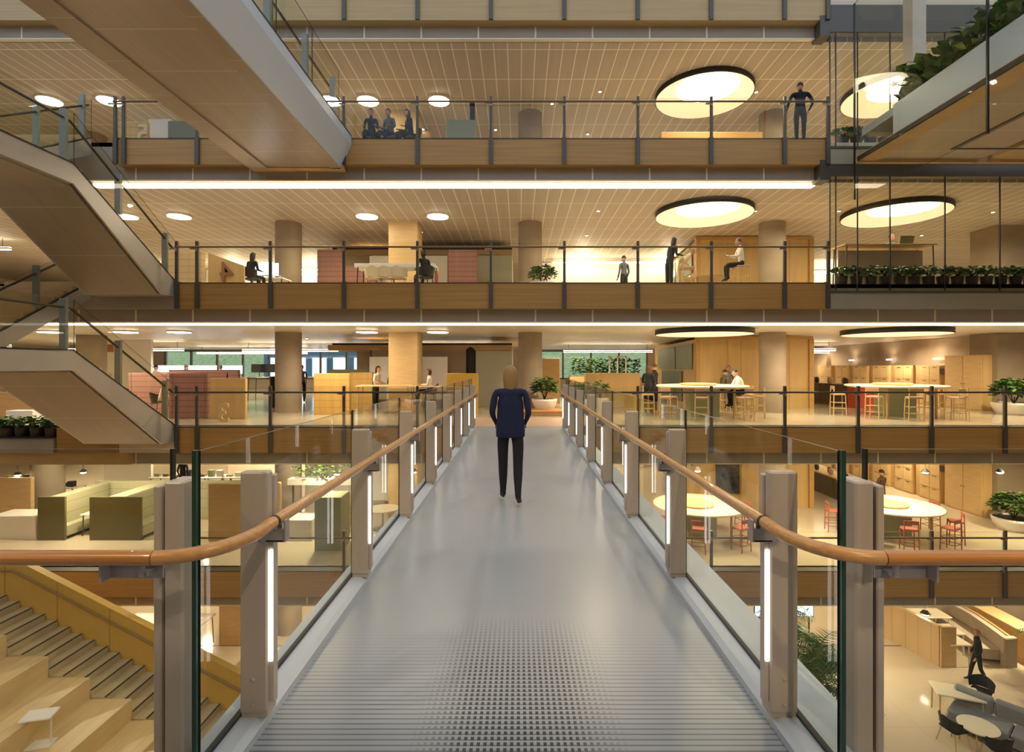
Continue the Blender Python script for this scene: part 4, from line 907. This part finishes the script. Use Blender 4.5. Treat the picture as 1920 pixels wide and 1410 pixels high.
chair(X(1797, 13.6), 13.75, g0, 'black-seated wooden armchair left of the coffee table', PI/2+.2, 'black2', 'ply')
chair(X(1862, 13.2), 13.1, g0, 'black-seated wooden armchair below the coffee table', PI-.1, 'black2', 'ply')
chair(13.25, 15.3, g0, 'black shell chair at the stone table, by the sofa back', -.9, 'black', 'dark')
palm(X(1537, 14.6), 14.6, g0, 2.5, 'tall fan of palm fronds left of the right bridge edge', 4, 54, 1.45)
palm(X(1480, 16.6), 17.0, g0, 2.5, 'second palm behind the first, under the ground level screens', 8, 30, 1.2)
palm(X(1935, 17.2), 16.6, g0, 2.7, 'palm at the right edge beside the lounge bench', 14, 14, 1.0)
r = TH('presentation_screen', 'wide lit presentation screen on a stand, ground level', 'screen', (X(1470, 19), 19, g0)); z0, z1 = Z(1155, 19)-g0, Z(1127, 19)-g0
P('casing', MB().box(-1.06, 1.06, 0, .05, z0-.03, z1+.03), 'dark', r); P('display', MB().box(-1.03, 1.03, -.01, 0, z0, z1), 'screen', r); P('picture_shape', MB().prism([(-.9, z0+.02), (-.6, z1-.03), (-.45, z1-.03), (-.6, z0+.02)], -.014, -.01, 'y').prism([(.6, z0+.05), (.85, z0+.3), (.9, z0+.3), (.75, z0+.05)], -.014, -.01, 'y'), 'facade', r)
for sx in (-1, 1): P('leg', MB().box(sx*.9-.02, sx*.9+.02, 0, .04, 0, z0), 'dark', r)
# ground level, left
slabtable('work_table', 'white work table with a chair behind the yellow stair wall', X(280, 17.5), 18.3, g0, 2.8, 1.2, 2.0-1.0, 'white', 'ply')
monitor(X(288, 17.6), 18.4, g0+1.0, 'dark monitor on the white table behind the yellow wall', 'black', 0, .9, .6, .2)
chair(X(330, 17), 17.0, g0, 'dark chair between the yellow wall and the white table', .4, 'black', 'ply')
boxthing('ply_partition', 'large ply partition under the left balcony, ground level', 'partition', X(375, 17.5), X(435, 17.5), 18.6, 18.8, g0, g0+2.0, 'plyd')
a = MB(); v = []
for i in range(13): q = PI*(.95+.5*i/12); v += [(1.2*math.cos(q), 1.2*math.sin(q), 0), (1.2*math.cos(q), 1.2*math.sin(q), 1.1), (1.12*math.cos(q), 1.12*math.sin(q), 1.1), (1.12*math.cos(q), 1.12*math.sin(q), 0)]
a.add(v, [(i*4+j, i*4+(j+1) % 4, i*4+4+(j+1) % 4, i*4+4+j) for i in range(12) for j in range(4)]+[(0, 1, 2, 3), (51, 50, 49, 48)]); T1('curved_screen', a, 'cream2', 'curved cream screen on the ground floor left of the bridge', 'partition', (X(560, 17), 17.4, g0))
boxthing('ply_plinth', 'low ply plinth right of the curved cream screen', 'bench', X(570, 16), X(600, 16), 15.6, 17.6, g0, g0+.5, 'ply')
ST('trim_floor_joint', MB().box(-20, 20, 18.58, 18.62, g0, g0+.004), 'dark')
# ---------- amphitheatre
r = TH('amphitheatre_stair', 'pale birch amphitheatre steps descending at the bottom left', 'stairs', (0, 0, 0)); x0 = -13.5
for k in range(25):
    z = FL[1]-.165*k; x = x0+.323*k; a = MB(); a.box(x-.335, x, 12.4, 13.74, z-.42, z); a.box(x-.03, x+.004, 12.41, 13.73, z-.012, z+.004, 1); P('step', a, ['steptop', 'black'], r)
for j in range(9):
    z = FL[1]-.03-.495*j; x = -12.88+.97*j; a = MB(); a.box(x-1.0, x, 7.2, 12.4, max(z-.95, g0+.0), z); P('seating_tier', a, 'birch', r)
P('base', MB().prism([(-14.2, FL[1]-.3), (-13.9, FL[1]-.3), (-5.9, g0+.02), (-5.9, g0), (-14.2, g0)], 7.25, 13.7, 'y'), 'birch', r)
P('upper_landing', MB().box(-20, x0-.33, 7.2, 13.74, FL[1]-.3, FL[1]), 'birch', r)
w_ = TH('yellow_stair_wall', 'yellow solid balustrade wall along the far side of the amphitheatre', 'wall', (0, 13.76, 0)); xe = X(455, 13.8)
sl_ = -.51
def zt(x): return Z(1040, 13.8)+sl_*(x-X(12, 13.8))
P('wall', MB().prism([(-20, Z(1040, 13.8)), (X(12, 13.8), Z(1040, 13.8)), (xe, zt(xe)), (xe, g0), (-20, g0)], 0, .16, 'y'), 'yellow', w_)
P('cap', MB().prism([(-20, Z(1040, 13.8)), (X(12, 13.8), Z(1040, 13.8)), (xe, zt(xe)), (xe, zt(xe)+.03), (X(12, 13.8), Z(1040, 13.8)+.03), (-20, Z(1040, 13.8)+.03)][::-1], -.02, .18, 'y'), 'yellow', w_)
P('handrail_groove', MB().tube([(-16, -.06, Z(1069, 13.7)), (X(30, 13.8), -.06, Z(1070, 13.7)), (xe, -.06, zt(xe)-.36)], .028, 8), 'ochre2', w_)
for i in range(4): xx = X(12+98*i, 13.8); P('panel_joint', MB().box(xx-.006, xx+.006, -.004, 0, g0, zt(max(xx, X(12, 13.8)))-.02), 'ochre2', w_)
for i, (x, y, j) in enumerate(((-9.8, 10.9, 4), (-7.85, 11.0, 6))):
    z = FL[1]-.03-.495*j; t = TH('laptop_table', '%s small white laptop table on the amphitheatre tiers' % ['upper', 'lower'][i], 'table', (x, y, z), .25); P('tabletop', MB().rbox(-.28, .28, -.2, .2, .60, .625, .02), 'white', t); P('post', MB().cyl(.2, 0, .015, .6, .018, n=8), 'white', t); P('foot', MB().rbox(-.2, .25, -.15, .15, 0, .015, .005), 'white', t)
# ================================================================ people
def segd(p, a, b):
    ab = b-a; t = max(0, min(1, (p-a).dot(ab)/max(ab.length_squared, 1e-9))); return (p-(a+ab*t)).length
def person(lab, x, y, z, rz=0, h=1.7, top='wshirt', bot='bcloth', hair='hair', style='short', sit=0, lean=0, head=0,
           la=((-.06, -.02, -.29), (-.05, .10, -.52)), ra=((.06, -.02, -.29), (.05, .10, -.52)), walk=0, sleeves=True, seat=.47, wide=1.0, shoe='black', group=None, knee=.44):
    """faces +Y before rotation. la/ra: elbow and wrist relative to the shoulder. lean, head in radians (forward)"""
    s = h/1.72; V = Vector; pts = {}; E = []
    pel = V((0, 0, .95)) if not sit else V((0, 0, seat+.11))
    R = Matrix.Rotation(-lean, 3, 'X')
    def up(v): return pel+R@(V(v))
    pts['pel'] = (pel, .135*wide, .105); pts['waist'] = (up((0, .0, .17)), .126*wide, .095); pts['chest'] = (up((0, .0, .36)), .150*wide, .105); pts['neck'] = (up((0, 0, .50)), .058, .055)
    Rh = Matrix.Rotation(-(lean*.6+head), 3, 'X'); hb = up((0, 0, .53)); hc = hb+Rh@V((0, .025, .125)); pts['skull'] = (hb+Rh@V((0, .01, .06)), .052, .052)
    E += [('pel', 'waist', 'top'), ('waist', 'chest', 'top'), ('chest', 'neck', 'top'), ('neck', 'skull', 'skin')]
    for sg, arm, n in ((-1, la, 'l'), (1, ra, 'r')):
        sh = up((sg*.165*wide, 0, .455)); el = sh+R@V(arm[0]); wr = sh+R@V(arm[1])
        d = (wr-el).normalized(); pm = wr+d*.06
        pts[n+'sh'] = (sh, .058*wide, .055); pts[n+'el'] = (el, .043, .042); pts[n+'wr'] = (wr, .028, .024); pts[n+'pm'] = (pm, .030, .016)
        E += [('chest', n+'sh', 'top'), (n+'sh', n+'el', 'top'), (n+'el', n+'wr', 'top' if sleeves else 'skin'), (n+'wr', n+'pm', 'skin')]
        side = d.cross(V((0, 0, 1)) if abs(d.z) < .8 else V((0, 1, 0))).normalized(); nrm = side.cross(d).normalized()
        for k in range(4):
            b = pm+side*(k-1.5)*.019+d*.022; L_ = (.062, .074, .070, .054)[k]; c1 = b+d*L_*.55+nrm*.006; c2 = b+d*L_*.85+nrm*.022
            pts[n+'f%d' % k] = (b, .0095, .0095); pts[n+'g%d' % k] = (c1, .0088, .0088); pts[n+'h%d' % k] = (c2, .0075, .0075); E += [(n+'pm', n+'f%d' % k, 'skin'), (n+'f%d' % k, n+'g%d' % k, 'skin'), (n+'g%d' % k, n+'h%d' % k, 'skin')]
        b = wr+d*.03-side*.034*sg; c = b+d*.045-side*.014*sg+nrm*.01; pts[n+'t0'] = (b, .011, .011); pts[n+'t1'] = (c, .009, .009); E += [(n+'wr', n+'t0', 'skin'), (n+'t0', n+'t1', 'skin')]
        hp = pel+V((sg*.088*wide, 0, -.04))
        if sit: kn = hp+V((sg*.03, knee, .0)); an = V((sg*.12, knee-.02, seat+.11-.04-.42)) if seat < .6 else V((sg*.11, knee-.12, seat-.33))
        else:
            st = walk*sg; kn = V((sg*.095, .10*st+(.06 if st > 0 else .03)*abs(walk), .50)); an = V((sg*.095, .26*st-(.06 if st < 0 else 0), .09+(.07*abs(walk) if st < 0 else 0)))
        toe = an+V((sg*.02, .14, -.045)) if not (walk and walk*sg < 0) else an+V((sg*.02, .12, -.10)); heel = an+V((0, -.04, -.045))
        pts[n+'hp'] = (hp, .088*wide, .088); pts[n+'kn'] = (kn, .066, .066); pts[n+'cf'] = (kn.lerp(an, .35), .060, .062); pts[n+'an'] = (an, .037, .040); pts[n+'to'] = (toe, .038, .026); pts[n+'he'] = (heel, .034, .028)
        E += [('pel', n+'hp', 'bot'), (n+'hp', n+'kn', 'bot'), (n+'kn', n+'cf', 'bot'), (n+'cf', n+'an', 'bot'), (n+'an', n+'to', 'shoe'), (n+'an', n+'he', 'shoe')]
    names = list(pts); me = bpy.data.meshes.new('tmp'); me.from_pydata([pts[n][0] for n in names], [(names.index(a), names.index(b)) for a, b, _ in E], [])
    o = bpy.data.objects.new('tmp', me); C.objects.link(o); sk = o.modifiers.new('s', 'SKIN'); sk.use_smooth_shade = True; sk.branch_smoothing = .3
    for i, n in enumerate(names): o.data.skin_vertices[0].data[i].radius = pts[n][1:]
    o.data.skin_vertices[0].data[0].use_root = True
    su = o.modifiers.new('u', 'SUBSURF'); su.levels = 1; su.render_levels = 1
    dg = bpy.context.evaluated_depsgraph_get(); m2 = bpy.data.meshes.new_from_object(o.evaluated_get(dg)); bpy.data.objects.remove(o); bpy.data.meshes.remove(me)
    mats = {'top': 0, 'bot': 1, 'skin': 2, 'shoe': 3}; a = MB(); cache = [v.co.copy() for v in m2.vertices]
    segs = [(pts[p_][0], pts[q_][0], t, (pts[p_][1]+pts[q_][1])/2) for p_, q_, t in E]; F_ = []; I_ = []
    for pf in m2.polygons:
        c = pf.center; best = min(segs, key=lambda g: segd(c, g[0], g[1])-g[3]*.6); t = best[2]
        if t == 'top' and (c-pel).dot(R@V((0, 0, 1))) < (.02 if not sit else .04): t = 'bot'
        F_.append(tuple(pf.vertices)); I_.append(mats[t])
    a.add(cache, F_, I_, True); bpy.data.meshes.remove(m2)
    # head: skull, jaw, nose, ears, eyes, mouth in the same mesh
    def hp_(v): return hc+Rh@V(v)
    a.ell(hc, (.076, .094, .112), 10, 2, Rh); a.ell(hp_((0, .028, -.055)), (.055, .066, .062), 8, 2, Rh); a.ell(hp_((0, .098, -.012)), (.013, .020, .022), 6, 2, Rh)
    for sg in (-1, 1):
        a.ell(hp_((sg*.076, -.004, -.008)), (.012, .022, .032), 6, 2, Rh); a.ell(hp_((sg*.030, .086, .012)), (.012, .008, .007), 6, 4, Rh); a.tube([hp_((sg*.014, .095, .032)), hp_((sg*.044, .083, .032))], .004, 4, 3)
    a.ell(hp_((0, .088, -.052)), (.024, .010, .007), 6, 5, Rh)
    a.v = [(p[0]*s, p[1]*s, p[2]*s) for p in a.v]
    t = TH('person', lab, 'person', (x, y, z), rz, group); P('body', a, [top, bot, 'skin', shoe, 'black', 'redw'], t)
    # hair
    b = MB(); n = 12; rx, ry, rz_ = (.086 if style == 'short' else .093), .106, .120; vs = []; idx = {}
    for i in range(n+1):
        ph = PI*i/n
        for j in range(2*n):
            th = PI*j/n; u = V((math.sin(ph)*math.cos(th), math.sin(ph)*math.sin(th), math.cos(ph))); p_ = V((u.x*rx, u.y*ry-.006, u.z*rz_+.006))
            if style in ('long', 'bob') and u.z < 0: k = 1.0 if style == 'bob' else 2.3; p_.z *= k*1.0+.3; p_.y = min(p_.y, .03)-.02*(-u.z); p_.x *= 1.05
            vs.append(hp_(p_)*s); lim = -.25 if style == 'short' else (-.95)
            idx[(i, j)] = (u.z > lim) and not (u.y > .35 and u.z < .42) and not (style != 'short' and u.y > .2 and u.z < .3)
    fs = [(i*2*n+j, (i+1)*2*n+j, (i+1)*2*n+(j+1) % (2*n), i*2*n+(j+1) % (2*n)) for i in range(n) for j in range(2*n) if idx[(i, j)] and idx[(i+1, j)] and idx[(i, (j+1) % (2*n))]]
    b.add(vs, fs, 0, True)
    if style == 'bun': b.ell(hp_((0, -.10, .07))*s, (.04*s, .04*s, .04*s), 8)
    P('hair', b, hair, t)
    return t
ARMF = lambda u=.0, f=.26, d=-.26: ((( -.05, .05, -.27), (-.02, f, d)), ((.05, .05, -.27), (.02, f, d)))
def arms(f=.26, d=-.26, o=.05): return dict(la=((-o, .04, -.27), (-o*.3, f, d)), ra=((o, .04, -.27), (o*.3, f, d)))
# the walker on the bridge
w_ = person('person in navy sweater and black trousers walking away along the footbridge', X(957, 6.6), 6.62, 0, .0, 1.70, 'navy', 'bcloth', 'hairb', 'long', walk=-.5, la=((-.045, -.05, -.27), (.0, .12, -.42)), ra=((.045, -.05, -.27), (-.0, .12, -.42)), wide=1.12, shoe='dark', head=.05)
a = MB(); a.lathe(0, .0, [(.170, .82), (.178, .83), (.180, .90), (.170, 1.02), (.162, 1.14), (.160, 1.24), (.13, 1.34)], 32, sy=.74, cap=False); a.lathe(0, .0, [(.170, .82), (.150, 1.0)], 28, sy=.74, cap=False); P('sweater_hem', a, 'navy', w_)
# standing man upstairs, leaning on the rail
f4, f3, f2, f1 = FL[4], FL[3], FL[2], FL[1]
person('man in dark navy jacket standing with his back to the atrium, second level up', X(1502, 15.3), 15.35, f4, -.1, 1.80, 'navy2', 'gtrous', 'hair', 'short', la=((-.11, -.0, -.26), (-.10, .16, -.40)), ra=((.13, -.03, -.25), (.09, .13, -.40)), wide=1.22)
for px, tp, hr, rz, lb in ((697, 'bcloth', 'hair', .6, 'in black, leftmost of the three'), (733, 'gcloth', 'hair', .1, 'in a grey top, middle of the three'), (771, 'bcloth', 'hair', -.4, 'in black with long hair, rightmost of the three')):
    person('person seated %s behind the upper glass railing' % lb, X(px, 16), 16, f4-.02+.05, rz+2.6, 1.62, tp, 'bcloth', hr, 'long' if 'long' in lb else 'short', sit=1, lean=.2, **arms())
    chair(X(px, 16), 16, f4, 'chair of the person seated %s, upper level' % lb, rz+2.6+PI, 'black', 'steel')
# first level up
def seated(lab, x, y, z, rz, seatlab=None, **k):
    person(lab, x, y, z, rz, sit=1, **k); chair(x, y, z, 'chair under the '+(seatlab or lab), rz+PI, 'black', 'steel')
seated('dark-clothed person seated before bright monitors, first level up', X(471, 17), 17, f3, -.3, 'person at the bright monitors', top='bcloth', style='long', h=1.65, lean=.1, **arms())
monitor(X(489, 17.8), 17.9, f3+.60, 'bright monitor right of the dark seated person, first level up', 'screenw', -.2, .66, .46, .1, None); monitor(X(503, 17.8), 18.0, f3+.60, 'second bright monitor near the railing post, first level up', 'screen', .3, .5, .46, .1, None)
slabtable('office_desk', 'desk carrying the two bright monitors, first level up', X(495, 17.8), 18.0, f3, 1.4, .7, .6, 'white', 'steel')
seated('person in black at the right end of the long white high table', X(795, 16.6), 16.7, f3, .6, 'person in black at the high table', top='bcloth', style='bun', h=1.68, lean=.15, **arms())
person('blurred person in dark top before the glowing back wall, first level up', X(1170, 19), 19, f3, .5, 1.6, 'gcloth', 'bcloth', 'hair', 'short')
person('woman in long black dress with long dark hair leaning over a chair, first level up', X(1255, 16.6), 16.6, f3, -1.2, 1.72, 'bcloth', 'bcloth', 'hair', 'long', lean=.3, **arms(.30, -.2))
stool(X(1290, 16.5), 16.6, f3, 'tall wooden stool between the two people, first level up', 'plyst', PI/2)
person('person in pale beige top bending forward over a wooden stool', X(1278, 16.9), 17.1, f3, -PI/2-.2, 1.6, 'beigecl', 'beigecl', 'hairb', 'short', lean=.75, **arms(.25, -.3))
person('man in white shirt seated on a stool gesturing with both hands, first level up', X(1390, 16.4), 16.4, f3+.19, PI/2-.15, 1.72, 'wshirt', 'bcloth', 'hair', 'short', sit=1, lean=.1, seat=.52, la=((-.04, .10, -.25), (-.02, .36, -.22)), ra=((.04, .12, -.24), (.02, .38, -.12)))
stool(X(1390, 16.4), 16.4, f3, 'stool under the man in white shirt, first level up', 'plyst', -PI/2, False)
slabtable('low_round_table', 'round pale table between the stools, first level up', X(1330, 17.4), 17.6, f3, 1.6, 1.6, .55, 'plyd', 'plyd', shape='round')
r_ = slabtable('raised_desk', 'grey desk with a laptop behind the glazed wall, first level up', X(1655, 17), 17, f3, 2.9, .8, Z(462, 17)-f3, 'plyd', 'steel')
P('modesty_panel', MB().box(-1.35, 1.35, .1, .13, .2, Z(466, 17)-f3-.04), 'plyd2', r_)
person('person with short dark hair behind a laptop at the raised desk', X(1673, 17.7), 17.75, f3+.42, PI, 1.72, 'gcloth', 'bcloth', 'hair', 'short', sit=1, seat=.75, knee=.38, **arms(.3, -.2))
stool(X(1673, 17.7), 17.75, f3+.42-.0-.42, 'high stool behind the raised desk', 'plyst', 0, False)
a = MB(); a.rbox(-.22, .22, -.15, .15, 0, .02, .005); a.prism([(-.15, .02), (-.22, .27), (-.235, .27), (-.165, .02)], -.22, .22, 'x'); T1('laptop', a, 'sage', 'open grey-green laptop on the raised desk', 'laptop', (X(1690, 17), 16.95, Z(462, 17)))
# bridge level, left
seated('person in white shirt seated in the pink booth beside the stair foot', X(293, 18), 18.2, 0, -1.4, 'person in white in the pink booth', top='wshirt', bot='plyst', h=1.62, lean=.35, hair='hair', **arms())
person('woman in white sleeveless top and dark skirt leaning on the high table', X(705, 20), 19.95, 0, -1.9, 1.70, 'wshirt', 'bcloth', 'hair', 'long', lean=.15, sleeves=False, **arms(.28, -.3))
person('woman in dark top seen from behind before the left whiteboard', X(738, 20.6), 20.6, 0, 0, 1.62, 'brcloth', 'bcloth', 'hairb', 'bob', sleeves=False)
seated('woman with brown bob in white top at the right whiteboard', X(806, 19), 18.9, .28, PI/2, 'woman with brown bob', top='wshirt', style='bob', hair='hairr', h=1.68, **arms())
for i, (px, hr, tp) in enumerate(((289, 'hair', 'wshirt'), (347, 'hairr', 'gcloth'), (412, 'hair', 'wshirt'), (566, 'hair', 'gcloth'))):
    person('%s person counting from the left, head showing among the monitors, bridge level' % ORD[i], X(px, 24.6), 24.6, .0, .3*i-.4, 1.75, tp, 'bcloth', hr, 'short', lean=.1, **arms())
# bridge level, right
person('person in long black coat standing left of the round bar table', X(1218, 18.6), 18.8, 0, -.5, 1.72, 'bcloth', 'bcloth', 'hairr', 'long', **arms(.2, -.3))
person('second person in black beside the dark glass room, bridge level', X(1232, 19.4), 19.7, 0, .9, 1.76, 'bcloth', 'bcloth', 'hairr', 'short', **arms(.2, -.35))
person('man in white shirt leaning on the left bar table, bridge level', X(1395, 18.0), 18.0, .18, PI/2-.1, 1.78, 'wshirt', 'bcloth', 'hair', 'short', sit=1, lean=.45, seat=.55, la=((-.03, .22, -.16), (.02, .46, -.20)), ra=((.03, .22, -.16), (-.02, .46, -.20)))
stool(X(1395, 18.0), 18.0, 0, 'wooden stool under the person in white shirt, bridge level', 'plyst', -PI/2, False)
person('person in patterned olive top facing the man in white', X(1358, 19.9), 20.0, .18, -PI/2+.3, 1.66, 'olivecl', 'bcloth', 'hair', 'short', sit=1, seat=.55, lean=.1, **arms())
stool(X(1358, 19.9), 20.0, 0, 'wooden stool under the person in patterned olive top', 'plyst', PI/2, False)
person('person in lilac grey standing behind the two seated at the table', X(1369, 20.8), 21.0, 0, PI, 1.72, 'pcloth', 'pcloth', 'pcloth', 'short')
# level below, right and left
person('person in brown shirt standing beyond the right round bar table, level below the bridge', X(1657, 20.2), 20.3, f1, .5, 1.78, 'brcloth', 'gcloth', 'hair', 'short', wide=1.12, **arms(.24, -.22))
person('dark-haired person at the desks behind the olive partition', X(345, 23.6), 23.5, f1, 0, 1.7, 'bcloth', 'bcloth', 'hair', 'short', lean=.1)
person('dark-clothed person walking across the ground floor lounge', X(1838, 16.3), 16.4, g0, 1.2, 1.66, 'bcloth', 'bcloth', 'hairb', 'short', walk=.7, wide=.95)
